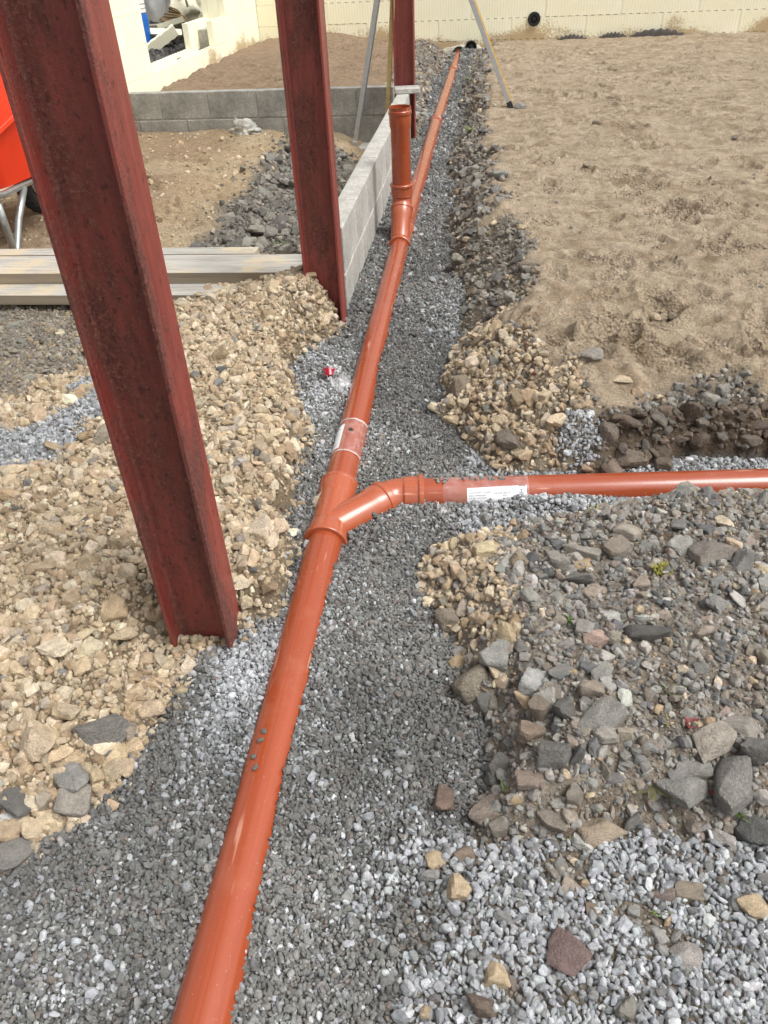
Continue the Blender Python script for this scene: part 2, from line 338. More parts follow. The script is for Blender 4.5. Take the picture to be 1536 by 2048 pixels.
for n in m2.node_tree.nodes:
    if n.type == 'VALTORGB' and n.color_ramp.elements[0].color[0] < .3 and n.color_ramp.elements[1].color[0] < .62:
        n.color_ramp.elements[0].color = (*lin(100, 100, 96), 1); n.color_ramp.elements[1].color = (*lin(178, 175, 168), 1)
M['concrete_dark'] = m2
simple('mortar', lin(150, 147, 140), .95, .2, 40, .4, 150)
m, t, b = newmat('timber'); v = objco(t, (.06, 1, 1)); g = noise(t, v, 60, 5, .65); d = noise(t, objco(t), 6, 5, .65); d2 = noise(t, objco(t), 90, 4, .7)
k = ramp(t, g, [(.25, tuple(lin(128, 124, 116))), (.75, tuple(lin(196, 192, 184)))]).outputs[0]
k = mixc(t, ramp(t, d, [(.48, (0, 0, 0)), (.62, (.65, .65, .65))]).outputs[0], k, tuple(lin(196, 177, 144)))
k = mixc(t, ramp(t, d2, [(.62, (0, 0, 0)), (.72, (.6, .6, .6))]).outputs[0], k, tuple(lin(120, 96, 66)))
t.links.new(k, b.inputs['Base Color']); b.inputs['Roughness'].default_value = .85; bump(t, b, g, .3, .003); M['timber'] = m
simple('timber_edge', lin(134, 122, 104), .9, .28, 26, .3, 60, stretch=(.05, 1, 1))
simple('galvanised', lin(150, 156, 162), .38, .12, 40, .05, 100, metal=.85)
simple('chrome_tube', lin(176, 180, 178), .30, .12, 20, .03, 100, metal=.8)
simple('aluminium', lin(172, 172, 170), .45, .12, 30, .05, 100, metal=.35, stretch=(1, 1, .1))
simple('yellow_strip', lin(232, 176, 60), .5, .12, 30, 0)
simple('dusty_timber', lin(182, 158, 108), .8, .2, 30, .2, 100, stretch=(1, 1, .1))
simple('black_rubber', lin(34, 34, 36), .7, .3, 40, .2, 120)
simple('black_plastic', lin(30, 31, 32), .42, .25, 20, .05, 100)
simple('barrow_red', lin(228, 58, 26), .36, .06, 6, .03, 60, spec=.4)
simple('white_label', lin(236, 236, 238), .4, .03, 30, 0)
simple('ink', lin(60, 62, 74), .6, .1, 30, 0)
simple('pale_ink', lin(150, 150, 160), .6, .1, 30, 0)
simple('blue_plastic', lin(16, 92, 170), .4, .1, 10, .05, 60)
simple('white_plastic', lin(222, 222, 218), .45, .08, 10, .08, 40)
simple('bag_white', lin(238, 240, 240), .6, .1, 8, .3, 40, bd=.02)
simple('bag_cream', lin(238, 232, 206), .6, .12, 8, .3, 40, bd=.02)
simple('rope', lin(150, 126, 92), .9, .3, 40, .5, 90)
simple('leaf_green', lin(104, 126, 58), .6, .3, 30, .1, 60)
simple('leaf_dry', lin(146, 138, 84), .7, .3, 30, .1, 60)
simple('leaf_dark', lin(86, 82, 56), .6, .3, 30, .1, 60)
simple('leaf_red', lin(116, 48, 46), .55, .3, 30, .1, 60)
simple('moss', lin(150, 144, 66), .8, .3, 60, .3, 90)
simple('twig', lin(92, 74, 56), .9, .3, 40, .3, 90)
simple('cement_splash', lin(196, 190, 176), .95, .15, 20, .6, 60, bd=.01)
simple('membrane', lin(64, 58, 52), .8, .25, 12, .3, 50)
m, t, b = newmat('maroon_plastic'); b.inputs['Base Color'].default_value = (*lin(176, 16, 52), 1); b.inputs['Roughness'].default_value = .25; b.inputs['Transmission Weight'].default_value = .25; M['maroon_plastic'] = m
m, t, b = newmat('clear_film'); t.nodes.remove(b)
tp = t.nodes.new('ShaderNodeBsdfTransparent'); gl = nd(t, 'ShaderNodeBsdfPrincipled', Roughness=.16); gl.inputs['Base Color'].default_value = (.85, .85, .86, 1)
n1 = noise(t, objco(t), 40, 4, .6); mx = t.nodes.new('ShaderNodeMixShader')
t.links.new(ramp(t, n1, [(.45, (.06, .06, .06)), (.75, (.22, .22, .22))]).outputs[0], mx.inputs[0]); t.links.new(tp.outputs[0], mx.inputs[1]); t.links.new(gl.outputs[0], mx.inputs[2])
bn = nd(t, 'ShaderNodeBump', Strength=.8, Distance=.006); t.links.new(n1, bn.inputs['Height']); t.links.new(bn.outputs[0], gl.inputs['Normal'])
t.links.new(mx.outputs[0], t.nodes['Material Output'].inputs['Surface']); M['clear_film'] = m
m3 = m.copy(); m3.name = 'litter_film'
for n in m3.node_tree.nodes:
    if n.type == 'VALTORGB': n.color_ramp.elements[0].color = (.30, .30, .30, 1); n.color_ramp.elements[1].color = (.9, .9, .9, 1)
M['litter_film'] = m3

# ------------------------------------------------------------------ mesh helpers
def mesh_obj(name, verts, faces, mat, parent=None, smooth=False, **tags):
    me = bpy.data.meshes.new(name); me.from_pydata([tuple(map(float, p)) for p in verts], [], faces); me.update()
    if smooth: me.polygons.foreach_set('use_smooth', [True] * len(me.polygons))
    me.materials.append(M[mat] if isinstance(mat, str) else mat)
    return put(name, me, parent, **tags)
def put(name, me, parent=None, **tags):
    o = bpy.data.objects.new(name, me); col.objects.link(o)
    if parent is not None: o.parent = parent
    tag(o, **tags); return o
def tag(o, label=None, cat=None, group=None, kind=None):
    if label: o['label'] = label
    if cat: o['category'] = cat
    if group: o['group'] = group
    if kind: o['kind'] = kind
    return o
def empty(name, loc, rot=(0, 0, 0), **tags):
    o = bpy.data.objects.new(name, None); col.objects.link(o); o.location = loc; o.rotation_euler = rot; o.empty_display_size = .05
    return tag(o, **tags)
def frame(o, origin, xdir, up=(0, 0, 1)):
    x = Vector(xdir).normalized(); z = Vector(up); y = z.cross(x).normalized(); z = x.cross(y)
    mx = Matrix(((x.x, y.x, z.x, origin[0]), (x.y, y.y, z.y, origin[1]), (x.z, y.z, z.z, origin[2]), (0, 0, 0, 1)))
    if o.parent is None: o.matrix_world = mx
    o.matrix_basis = mx
class MB:
    def __init__(s): s.v = []; s.f = []
    def add(s, v, f):
        n = len(s.v); s.v += [tuple(p) for p in v]; s.f += [tuple(i + n for i in q) for q in f]; return s
    def box(s, x0, x1, y0, y1, z0, z1, bev=0.0, mat=None):
        bm = bmesh.new(); bmesh.ops.create_cube(bm, size=1)
        for q in bm.verts: q.co = Vector((x0 + (q.co.x + .5) * (x1 - x0), y0 + (q.co.y + .5) * (y1 - y0), z0 + (q.co.z + .5) * (z1 - z0)))
        if bev: bmesh.ops.bevel(bm, geom=bm.edges[:], offset=bev, segments=1, affect='EDGES', profile=.5)
        if mat is not None: bm.transform(mat)
        bm.verts.index_update(); s.add([q.co[:] for q in bm.verts], [[q.index for q in f.verts] for f in bm.faces]); bm.free(); return s
    def sweep(s, path, radii, seg=20, closed=False, cap=True):
        P = [Vector(p) for p in path]; n = len(P); rings = []
        up = Vector((0, 0, 1)); T0 = (P[1] - P[0]).normalized()
        if abs(T0.z) > .95: up = Vector((0, 1, 0))
        N = (up - T0 * up.dot(T0)).normalized(); base = len(s.v)
        last = T0
        for i in range(n):
            a = P[max(i - 1, 0)]; c = P[min(i + 1, n - 1)]; Tn = (c - a)
            Tn = Tn.normalized() if Tn.length > 1e-9 else last
            if Tn.dot(last) < -.2: Tn = last
            N = (N - Tn * N.dot(Tn)).normalized(); B = Tn.cross(N); last = Tn
            r = radii[i] if hasattr(radii, '__len__') else radii
            for k in range(seg):
                th = 2 * math.pi * k / seg; s.v.append(tuple(P[i] + (N * math.cos(th) + B * math.sin(th)) * r))
        for i in range(n - 1):
            for k in range(seg):
                a = base + i * seg + k; b_ = base + i * seg + (k + 1) % seg; s.f.append((a, b_, b_ + seg, a + seg))
        if cap:
            s.f.append(tuple(base + k for k in range(seg))[::-1]); s.f.append(tuple(base + (n - 1) * seg + k for k in range(seg)))
        return s
    def build(s, name, mat, parent=None, smooth=False, **tags): return mesh_obj(name, s.v, s.f, mat, parent, smooth, **tags)
def autosmooth(o, ang=35):
    me = o.data; me.polygons.foreach_set('use_smooth', [True] * len(me.polygons))
    bm = bmesh.new(); bm.from_mesh(me)
    for e in bm.edges:
        if len(e.link_faces) == 2 and e.calc_face_angle(0) > R(ang): e.smooth = False
    bm.to_mesh(me); bm.free(); return o
def lathe(prof, seg=48):
    """profile of (s, r) along local +x"""
    v = []; f = []
    for s_, r_ in prof:
        for k in range(seg):
            a = 2 * math.pi * k / seg; v.append((s_, r_ * math.cos(a), r_ * math.sin(a)))
    for i in range(len(prof) - 1):
        for k in range(seg):
            a = i * seg + k; b_ = i * seg + (k + 1) % seg; f.append((a, a + seg, b_ + seg, b_))
    return v, f

# ------------------------------------------------------------------ ground sheet
def axis_pts(segs):
    out = [segs[0][0]]
    for a, b_, s0, s1 in segs:
        x = a
        while x < b_ - 1e-6:
            k = (x - a) / (b_ - a); x = min(b_, x + s0 * (s1 / s0) ** k); out.append(x)
    return np.array(out)
gx = np.concatenate([-axis_pts([(3.6, 60, .06, 8)])[::-1][:-1], axis_pts([(-3.6, -2.0, .03, .014), (-2.0, 1.2, .0115, .0115), (1.2, 5.0, .013, .04), (5.0, 60, .1, 8)])])
gy = np.concatenate([-axis_pts([(-.25, 60, .03, 8)])[::-1][:-1], axis_pts([(.25, 2.8, .0105, .0105), (2.8, 12.9, .011, .045), (12.9, 80, .1, 8)])])
GX, GY = np.meshgrid(gx, gy)
GZ, gi = info(GX, GY)
nx, ny = len(gx), len(gy)
fx, fy = GX.ravel(), GY.ravel()
colr = np.tile(lin(92, 91, 89), (fx.size, 1))
def paint(mask, c):
    mk = np.clip(mask, 0, 1)[:, None]; colr[:] = colr * (1 - mk) + np.array(c) * mk
nA = fbm(fx, fy, 3.0, 4, 201); nB = fbm(fx, fy, 9.0, 3, 211)
paint(sstep(-.02, .03, gi['sG']) * (~gi['isM']), lin(128, 117, 104))
paint(gi['isL'] * 1.0, lin(140, 125, 103))
sUL = sdpoly(fx, fy, POLY_UL) + .08 * nA
paint(gi['isL'] * sstep(-.08, .1, sUL), lin(146, 138, 126))
paint(gi['isM'] * 1.0, lin(146, 136, 123)); paint(gi['isM'] * sstep(.05, .25, nA) * .7, lin(120, 104, 88))
paint(gi['isR'] * 1.0, lin(140, 129, 113))
face = gi['isR'] * sstep(.34, .5, fx) * (1 - sstep(.30, .75, gi['sR'] / gi['wR'])) * (fy < 3.0)
paint(face, lin(98, 85, 72))
sandc = lin(178, 161, 139)
paint(gi['isR'] * gi['sand'], sandc); paint(gi['isR'] * gi['sand'] * sstep(.0, .45, nA + .25 * (fy > 7) + .1) * .6, lin(168, 151, 128))
paint(gi['isR'] * gi['sand'] * sstep(.05, .4, nB) * .35, lin(194, 177, 152)); nC = fbm(fx * .7, fy, 13, 4, 221); paint(gi['isR'] * gi['sand'] * sstep(.12, .34, nC) * .55, lin(142, 122, 98))
paint((gi['inI'] > .5) * 1.0, lin(174, 154, 126)); paint((gi['inI'] > .5) * sstep(-1.9, -2.4, fx) * .8, lin(146, 126, 104)); paint((gi['inI'] > .5) * sstep(.0, .3, nA) * .5, lin(184, 168, 142))
sIG = sdpoly(fx, fy, POLY_IG) + .12 * nA
paint((gi['inI'] > .5) * sstep(-.1, .06, sIG), lin(118, 114, 106))
paint(gi['isB'] * 1.0, lin(152, 131, 109)); paint(gi['isB'] * sstep(.3, .1, gi['sB']) * .7, lin(134, 124, 110))
paint((fx < -3.5) * 1.0, lin(92, 88, 84)); paint((fx < -5.4) * 1.0, lin(62, 55, 46))
me = bpy.data.meshes.new('ground')
ids = np.arange(nx * ny).reshape(ny, nx)
quads = np.stack([ids[:-1, :-1], ids[:-1, 1:], ids[1:, 1:], ids[1:, :-1]], -1).reshape(-1, 4)
me.vertices.add(nx * ny); me.vertices.foreach_set('co', np.stack([fx, fy, GZ.ravel()], -1).ravel())
me.loops.add(quads.size); me.loops.foreach_set('vertex_index', quads.ravel())
me.polygons.add(len(quads)); me.polygons.foreach_set('loop_start', np.arange(len(quads)) * 4)
me.update(calc_edges=True)
me.polygons.foreach_set('use_smooth', np.ones(len(quads), bool))
ca = me.attributes.new('soil', 'FLOAT_COLOR', 'POINT'); ca.data.foreach_set('color', np.concatenate([colr, np.ones((fx.size, 1))], 1).ravel())
ta = me.attributes.new('tread', 'FLOAT', 'POINT'); ta.data.foreach_set('value', gi['tread'].astype(np.float32))
me.materials.append(M['ground']); g = put('ground', me, kind='structure', label='trench bed, rubble banks and trampled sand of the building plot')

# ------------------------------------------------------------------ stones
def ico(sub):
    bm = bmesh.new(); bmesh.ops.create_icosphere(bm, subdivisions=sub, radius=1); bm.verts.index_update()
    v = np.array([q.co[:] for q in bm.verts]); f = [[q.index for q in p.verts] for p in bm.faces]; bm.free(); return v, f
ICO = {k: ico(k) for k in (2, 3, 4)}
def n3(v, s, seed):
    return (vnoise(v[:, 0] * s + seed, v[:, 1] * s + 3.1 * v[:, 2] * s, seed) + vnoise(v[:, 2] * s - seed, v[:, 1] * s - 2.3 * v[:, 0] * s, seed + 5))
def rock_mesh(name, seed, sub, mat, aspect=(1, .8, .6), planes=11, rough=.03, hard=16, lo=.58):
    rs = np.random.default_rng(seed); v, f = ICO[sub]
    n = rs.normal(size=(planes, 3)); n /= np.linalg.norm(n, axis=1)[:, None]
    n = np.concatenate([n, np.eye(3), -np.eye(3)]); d = np.concatenate([rs.uniform(lo, .98, planes), np.ones(6)])
    q = np.maximum(v @ n.T / d, 0); r = (q ** hard).sum(1) ** (-1 / hard)
    p = v * r[:, None]
    p = p * (1 + rough * 2 * n3(p, 2.6, seed)[:, None] + rough * n3(p, 7.0, seed + 3)[:, None])
    p = p * np.array(aspect)
    me = bpy.data.meshes.new(name); me.from_pydata([tuple(x) for x in p], [], f); me.update(); me.materials.append(M[mat]); return me
def asp(rs): return (1, rs.uniform(.62, .95), rs.uniform(.42, .75))
rs_ = random.Random(3)
def proto_coll(name, n, sub, seed, hard, rough, planes):
    c = bpy.data.collections.new(name)
    for i in range(n):
        o = bpy.data.objects.new('stone_%s_%02d' % (name, i), rock_mesh('stone', seed + i, sub, 'gravel_stone', asp(rs_), planes, rough, hard)); c.objects.link(o)
    return c
PC_G = proto_coll('pebble', 10, 2, 100, 18, .025, 7)
PC_R = proto_coll('rubble', 10, 3, 200, 40, .03, 9)
IND = [rock_mesh('stone', 300 + i, 3, 'loose_stone', asp(rs_), 9, .028, 44) for i in range(14)]

def gn_group(c):
    ng = bpy.data.node_groups.new('scatter_' + c.name, 'GeometryNodeTree')
    ng.interface.new_socket('Geometry', in_out='INPUT', socket_type='NodeSocketGeometry'); ng.interface.new_socket('Geometry', in_out='OUTPUT', socket_type='NodeSocketGeometry')
    i = ng.nodes.new('NodeGroupInput'); o = ng.nodes.new('NodeGroupOutput'); ip = ng.nodes.new('GeometryNodeInstanceOnPoints')
    ci = ng.nodes.new('GeometryNodeCollectionInfo'); ci.inputs['Collection'].default_value = c; ci.inputs['Separate Children'].default_value = True; ci.inputs['Reset Children'].default_value = True
    ip.inputs['Pick Instance'].default_value = True
    def na(nm, ty):
        n = ng.nodes.new('GeometryNodeInputNamedAttribute'); n.data_type = ty; n.inputs['Name'].default_value = nm; return n.outputs['Attribute']
    L = ng.links.new
    L(i.outputs[0], ip.inputs['Points']); L(ci.outputs[0], ip.inputs['Instance']); L(na('idx', 'INT'), ip.inputs['Instance Index'])
    L(na('rot', 'FLOAT_VECTOR'), ip.inputs['Rotation']); L(na('scl', 'FLOAT_VECTOR'), ip.inputs['Scale']); L(ip.outputs[0], o.inputs[0])
    return ng
GN = {'p': gn_group(PC_G), 'r': gn_group(PC_R)}
def stuff(name, label, cat, P, S, C, which='p', flat=False):
    n = len(P); me = bpy.data.meshes.new(name); me.vertices.add(n); me.vertices.foreach_set('co', np.asarray(P, np.float32).ravel())
    rot = rng.uniform(0, 6.283, (n, 3))
    if flat: rot[:, :2] = rng.normal(0, .55, (n, 2))
    for nm, ty, key, arr in (('rot', 'FLOAT_VECTOR', 'vector', rot), ('scl', 'FLOAT_VECTOR', 'vector', S[:, None] * rng.uniform(.85, 1.15, (n, 3))),
                             ('col', 'FLOAT_COLOR', 'color', np.concatenate([C, np.ones((n, 1))], 1))):
        a = me.attributes.new(nm, ty, 'POINT'); a.data.foreach_set(key, np.asarray(arr, np.float32).ravel())
    a = me.attributes.new('idx', 'INT', 'POINT'); a.data.foreach_set('value', rng.integers(0, 10, n).astype(np.int32))
    o = put(name, me, label=label, cat=cat, kind='stuff'); md = o.modifiers.new('scatter', 'NODES'); md.node_group = GN[which]; return o

BED, TAN, LIGHT, RUB, EDGE, SAND, FACE, IGR, INT, ULG, BSO, BSL = range(12)
def seg_d(x, y, a, b_):
    ex, ey = b_[0] - a[0], b_[1] - a[1]; t_ = np.clip(((x - a[0]) * ex + (y - a[1]) * ey) / (ex * ex + ey * ey), 0, 1)
    return np.hypot(x - a[0] - ex * t_, y - a[1] - ey * t_)
def pipe_d(x, y):
    d = np.abs(x - main_x(y))
    d = np.minimum(d, np.where(x > BR0[0], seg_d(x, y, BR0, BR0 + BRD * 4), 9)); d = np.minimum(d, seg_d(x, y, (-.435, 1.815), BR0))
    return d
def field(xr, yr, pitch):
    nx_ = int((xr[1] - xr[0]) / pitch); ny_ = int((yr[1] - yr[0]) / pitch)
    X, Y = np.meshgrid(np.arange(nx_), np.arange(ny_)); X = X.ravel() + (Y.ravel() % 2) * .5
    x = xr[0] + (X + rng.uniform(-.45, .45, X.size)) * pitch; y = yr[0] + (Y.ravel() + rng.uniform(-.45, .45, X.size)) * pitch
    px, py, dz = proj(x, y, np.full(x.size, .1)); k = (dz > .05) & (px > -560) & (px < 2350) & (py < 2420) & (py > -40)
    x, y = x[k], y[k]
    ok = ~((x > -.74) & (x < -.632) & (y > 3.5) & (y < 7.22)) & ~((y > 7.44) & (y < 7.57) & (x < -.62)) & ~((x < -3.2)) & (y < 12.45)
    for cx_, cy_ in ((-.677, 1.345), (-.70, 3.35), (-.683, 7.27)): ok &= ~((np.abs(x - cx_) < .088) & (np.abs(y - cy_) < .012)) 
    x, y = x[ok], y[ok]
    z, d = info(x, y); c = np.zeros(x.size, int)
    jn = fbm(x, y, 11, 3, 301) * .06 + rng.normal(0, .016, x.size)
    lg = (d['sG'] + jn * 2.2 + .05 * fbm(x, y, 7, 2, 309) > 0) & ~d['isM']; c[lg] = LIGHT
    bare = sum(a_ * gauss(x, y, *at(u_, v_, .05), r1, r2) for u_, v_, r1, r2, a_ in ((1280, 1830, .055, .035, .7), (1340, 1890, .04, .03, .6), (1120, 1735, .05, .03, .6), (1330, 2010, .04, .03, .5), (1150, 1990, .03, .02, .4)))
    c[lg & (fbm(x, y, 9, 2, 317) * .7 + bare + jn > .38)] = RUB
    br = (x > -.02 + jn) & (y > 1.55) & (y < 2.3) & ~d['isM'] & ~d['isR']; c[br] = LIGHT
    js = rng.normal(0, .018, x.size)
    mk = (d['sL'] + js > 0) & (d['inI'] < .5) & (d['isL'] | (d['sL'] > -.05)); c[mk] = TAN
    pl = np.maximum(sdpoly(x, y, POLY_P1), sdpoly(x, y, POLY_P2)) + jn * .8; c[mk & (pl > 0)] = LIGHT
    ul = sdpoly(x, y, POLY_UL) + jn * 3; c[mk & (pl <= 0) & (ul > 0)] = ULG
    mk = (d['isM'] & (js < .03)) | ((d['sM'] + js > 0) & (d['sM'] > -.05)); c[mk] = RUB; c[mk & (sdpoly(x, y, POLY_MT) + jn * 1.6 > 0) & (rng.random(x.size) < .82)] = TAN
    mk = d['isR']; c[mk] = EDGE; c[mk & (d['sand'] > .5)] = SAND
    c[mk & (d['sR'] / d['wR'] <= .42) & (x > .36 + jn) & (y < 3.0)] = FACE
    tn = mk & (d['sand'] <= .5) & (x < .38) & (y < 3.1) & (rng.random(x.size) < .72); c[tn] = TAN
    cone = mk & (gauss(x, y, .35, 2.22, .10, .09) + jn * 3 > .5); c[cone] = LIGHT
    mk = d['inI'] > .5; c[mk] = INT; c[mk & (sdpoly(x, y, POLY_IG) + jn * 5 > .05)] = IGR
    mk = d['isB']; c[mk] = BSO; c[mk & (d['sB'] < .34)] = BSL
    pd = pipe_d(x, y)
    return x, y, z, c, pd, d
def pal(n, cols, wts, jit=.12):
    i = rng.choice(len(cols), n, p=np.array(wts) / sum(wts)); c = np.array(cols)[i]
    return np.clip(c * rng.lognormal(0, jit, (n, 1)) * (1 + rng.normal(0, .014, (n, 3))), .01, .9)
DK = [lin(130, 130, 128), lin(140, 140, 137), lin(121, 121, 119), lin(149, 148, 145), lin(136, 127, 120)]
LT = [lin(196, 199, 203), lin(178, 181, 185), lin(212, 214, 217), lin(158, 160, 163)]
TN = [lin(209, 190, 162), lin(195, 174, 145), lin(220, 204, 179), lin(180, 157, 128), lin(176, 164, 148)]
GR = [lin(160, 157, 151), lin(140, 138, 134), lin(178, 173, 165), lin(150, 141, 130), lin(118, 119, 119), lin(164, 150, 138), lin(192, 189, 183)]
ED = [lin(154, 150, 142), lin(134, 129, 121), lin(172, 165, 154), lin(148, 134, 117), lin(116, 113, 109)]
SO = [lin(116, 102, 89), lin(100, 88, 76), lin(130, 116, 103), lin(112, 106, 98)]
blobs = [(at(505, 1330), .10, .20, .9), (at(440, 1480), .08, .16, .5), (at(930, 1060), .10, .08, .4), (at(640, 800), .10, .35, .6), (at(560, 1500), .10, .18, .25), (at(900, 640), .13, .35, .35), (at(660, 1200), .07, .2, .30),
         (at(740, 860), .2, .12, .2), (at(200, 2000), .3, .12, .22), (at(650, 690), .08, .25, .4)]
def bedcol(x, y):
    n = x.size; p = .055 + 0 * x
    for c_, rx, ry, a_ in blobs: p = p + a_ * gauss(x, y, c_[0], c_[1], rx, ry)
    p = p + .12 * sstep(4.2, 6.0, y) * sstep(9, 7, y) + .40 * np.clip(fbm(x, y, 4, 4, 333) - .06, 0, 1)
    c = pal(n, DK, [4, 4, 3, 2, 1]); l = pal(n, LT, [3, 3, 2, 2]); k = rng.random(n) < p; c[k] = l[k]
    wet = .98 + .55 * fbm(x, y, 3.0, 3, 343)           # damp stones are darker
    return np.clip(c * np.clip(wet, .8, 1.3)[:, None], .01, .9)

# bedding gravel of the drain
bP, bS, bC, lP, lS, lC = [], [], [], [], [], []
for yr, pitch, xr, s0 in (((.28, 1.0), .0066, (-1.2, .25), .0049), ((1.0, 1.75), .0070, (-.9, .15), .0050), ((1.75, 3.2), .0082, (-.9, .2), .0054), ((3.2, 5.2), .0115, (-.64, .1), .0072), ((5.2, 8), .015, (-.64, .1), .0090), ((8, 12.4), .019, (-.64, .1), .0110)):
    for layer in range(2):
        x, y, z, c, pd, d = field(xr, yr, pitch * (1 if layer == 0 else 1.45))
        k = (c == BED) & (pd > .047); x, y, z, pd = x[k], y[k], z[k], pd[k]
        s = s0 * rng.lognormal(0, .32, x.size); zz = z + s * (rng.uniform(-.1, .45, x.size) + .55 * layer)
        bP.append(np.stack([x, y, zz], 1)); bS.append(s); bC.append(bedcol(x, y))
stuff('bedding_gravel', 'dark grey crushed gravel bedding along the drain trench', 'gravel', np.concatenate(bP), np.concatenate(bS), np.concatenate(bC))
def light_field(yr, xr, pitch, s0):
    for layer in range(2):
        x, y, z, c, pd, d = field(xr, yr, pitch * (1 + .45 * layer)); k = (c == LIGHT) & (pd > .049); x, y, z = x[k], y[k], z[k]
        s = s0 * rng.lognormal(0, .30, x.size); lP.append(np.stack([x, y, z + s * (rng.uniform(0, .5, x.size) + .5 * layer)], 1)); lS.append(s)
        cc = pal(x.size, LT, [3, 3, 2, 2]); dk = pal(x.size, DK, [2, 3, 1, 4, 1]); k = rng.random(x.size) < np.where(y < 1.2, .13, .24); cc[k] = dk[k]; lC.append(cc)
light_field((.28, 1.1), (-.3, 1.4), .0092, .0068); light_field((1.6, 2.55), (-.1, 1.9), .0092, .0064); light_field((1.7, 2.7), (-2.1, -.9), .0096, .0067)
stuff('pale_gravel', 'pale grey loose gravel spread beside the trench and branch pipe', 'gravel', np.concatenate(lP), np.concatenate(lS), np.concatenate(lC))

# small rubble of the banks
def fill(zones, yr, xr, pitch, smin, smed, sig, smax, colf, keep=1.0, emb=.25, which='p', out=None):
    x, y, z, c, pd, d = field(xr, yr, pitch); k = np.isin(c, zones) & (rng.random(x.size) < keep) & (pd > .06)
    x, y, z, c = x[k], y[k], z[k], c[k]; s = np.clip(smed * rng.lognormal(0, sig, x.size), smin, smax)
    P = np.stack([x, y, z + s * rng.uniform(-.15, .5, x.size) * (1 - emb)], 1); return P, s, colf(x, y, c)
def tancol(x, y, c):
    cc = pal(x.size, TN, [4, 4, 3, 2, .7], .14); g_ = pal(x.size, GR, [1] * 7); k = rng.random(x.size) < .014; cc[k] = g_[k]; return cc
def grcol(x, y, c):
    cc = pal(x.size, GR, [4, 3, 3, 2.5, 1.6, 1.6, 1.0], .13); tn_ = pal(x.size, TN, [1] * 5); k = rng.random(x.size) < .05; cc[k] = tn_[k]; return cc
def edcol(x, y, c):
    cc = pal(x.size, ED, [4, 3, 3, 2, 2], .13); s_ = pal(x.size, SO, [2, 2, 2, 1]); k = (c == FACE) & (rng.random(x.size) < .9); cc[k] = s_[k]
    tn_ = pal(x.size, TN, [1] * 5); k = (c != FACE) & (rng.random(x.size) < .06 + .25 * gauss(x, y, .15, 2.5, .35, .5)); cc[k] = tn_[k]; return cc
def ulcol(x, y, c): return pal(x.size, [lin(156, 148, 136), lin(136, 128, 116), lin(176, 168, 154), lin(168, 150, 122)], [3, 3, 2, 2])
def ingcol(x, y, c): return pal(x.size, [lin(136, 132, 124), lin(152, 147, 137), lin(118, 115, 109), lin(166, 159, 147)], [3, 3, 2, 1])
def cat3(L): return [np.concatenate([l[i] for l in L]) for i in range(3)]
tans = [fill([TAN], (.5, 1.8), (-1.7, .3), .0112, .003, .0062, .4, .018, tancol), fill([TAN], (1.8, 3.6), (-2.4, .5), .0128, .004, .0070, .4, .018, tancol),
        fill([TAN], (.5, 1.8), (-1.7, .3), .0195, .007, .0112, .32, .024, tancol, .9, .0), fill([TAN], (1.8, 3.6), (-2.4, .5), .0215, .008, .0118, .32, .024, tancol, .9, .0)]
stuff('tan_chippings', 'small tan broken stone covering the heap beside the columns', 'rubble', *cat3(tans), which='p')
grs = [fill([RUB], (.5, 2.1), (-.1, 2.0), .0102, .0025, .0050, .45, .014, grcol, .85, .5), fill([RUB], (.5, 2.1), (-.1, 2.0), .021, .006, .0095, .32, .017, grcol, .7, .5)]
stuff('grey_chippings', 'small grey and brown chippings on the weedy rubble mound', 'rubble', *cat3(grs))
eds = [fill([EDGE, FACE, BSL], (2.1, 4.5), (-.4, 2.1), .0165, .004, .008, .4, .02, edcol, .9), fill([EDGE, BSL], (4.5, 12.3), (-1.1, .5), .028, .008, .013, .4, .03, edcol, .9),
       fill([SAND], (2.3, 5), (0, 2.2), .06, .003, .006, .4, .012, edcol, .25)]
stuff('bank_chippings', 'small grey stone chips and soil crumbs on the sand platform edge', 'rubble', *cat3(eds))
uls = [fill([ULG], (2.0, 3.9), (-3, -.8), .0165, .004, .008, .4, .02, ulcol, .95), fill([INT], (3.6, 7.4), (-3.2, -.7), .05, .005, .010, .45, .03, tancol, .30), fill([IGR], (3.6, 7.4), (-2.2, -.7), .022, .006, .012, .4, .03, ingcol, .95)]
stuff('yard_chippings', 'grey beige stone chips under and beyond the scaffold boards', 'rubble', *cat3(uls))

# stones one can tell apart: the largest of each kind are single objects, the rest one mass
def stones(name, label, group, sname, slabel, zones, parts, colf, nmax, emb=.3):
    L = [fill(zones, *p, colf, keep=kp, emb=emb) for p, kp in parts]; P, S, C = cat3(L)
    px, py, dz = proj(P[:, 0], P[:, 1], P[:, 2]); vis = (px > -20) & (px < 1556) & (py > 0) & (py < 2068)
    o_ = np.argsort(-(S / dz) * vis); ki = o_[:nmax]; kr = o_[nmax:]
    lum = C @ np.array([.3, .6, .1]); q1, q2 = np.quantile(lum[ki], [.33, .67]); s1 = np.quantile(S[ki], .6)
    hue = (C[:, 0] - C[:, 2]) / lum; h1 = np.quantile(hue[ki], .5)
    for i in ki:
        o = bpy.data.objects.new(name, IND[rng.integers(0, 14)]); col.objects.link(o); o.location = P[i]
        s = S[i] * rng.uniform(.88, 1.15, 3); o.scale = s; o.rotation_euler = (rng.normal(0, .45), rng.normal(0, .45), rng.uniform(0, 6.28)); o.color = (*C[i], 1)
        look = ('pale' if lum[i] > q2 else 'dark' if lum[i] < q1 else 'mid toned') + (' warm' if hue[i] > h1 else ' cool') + (' larger' if S[i] > s1 else ' smaller')
        tag(o, look + ' ' + label, 'stone', group + ', ' + look)
    if len(kr): stuff(sname, slabel, 'rubble', P[kr], S[kr], C[kr], 'r', True)
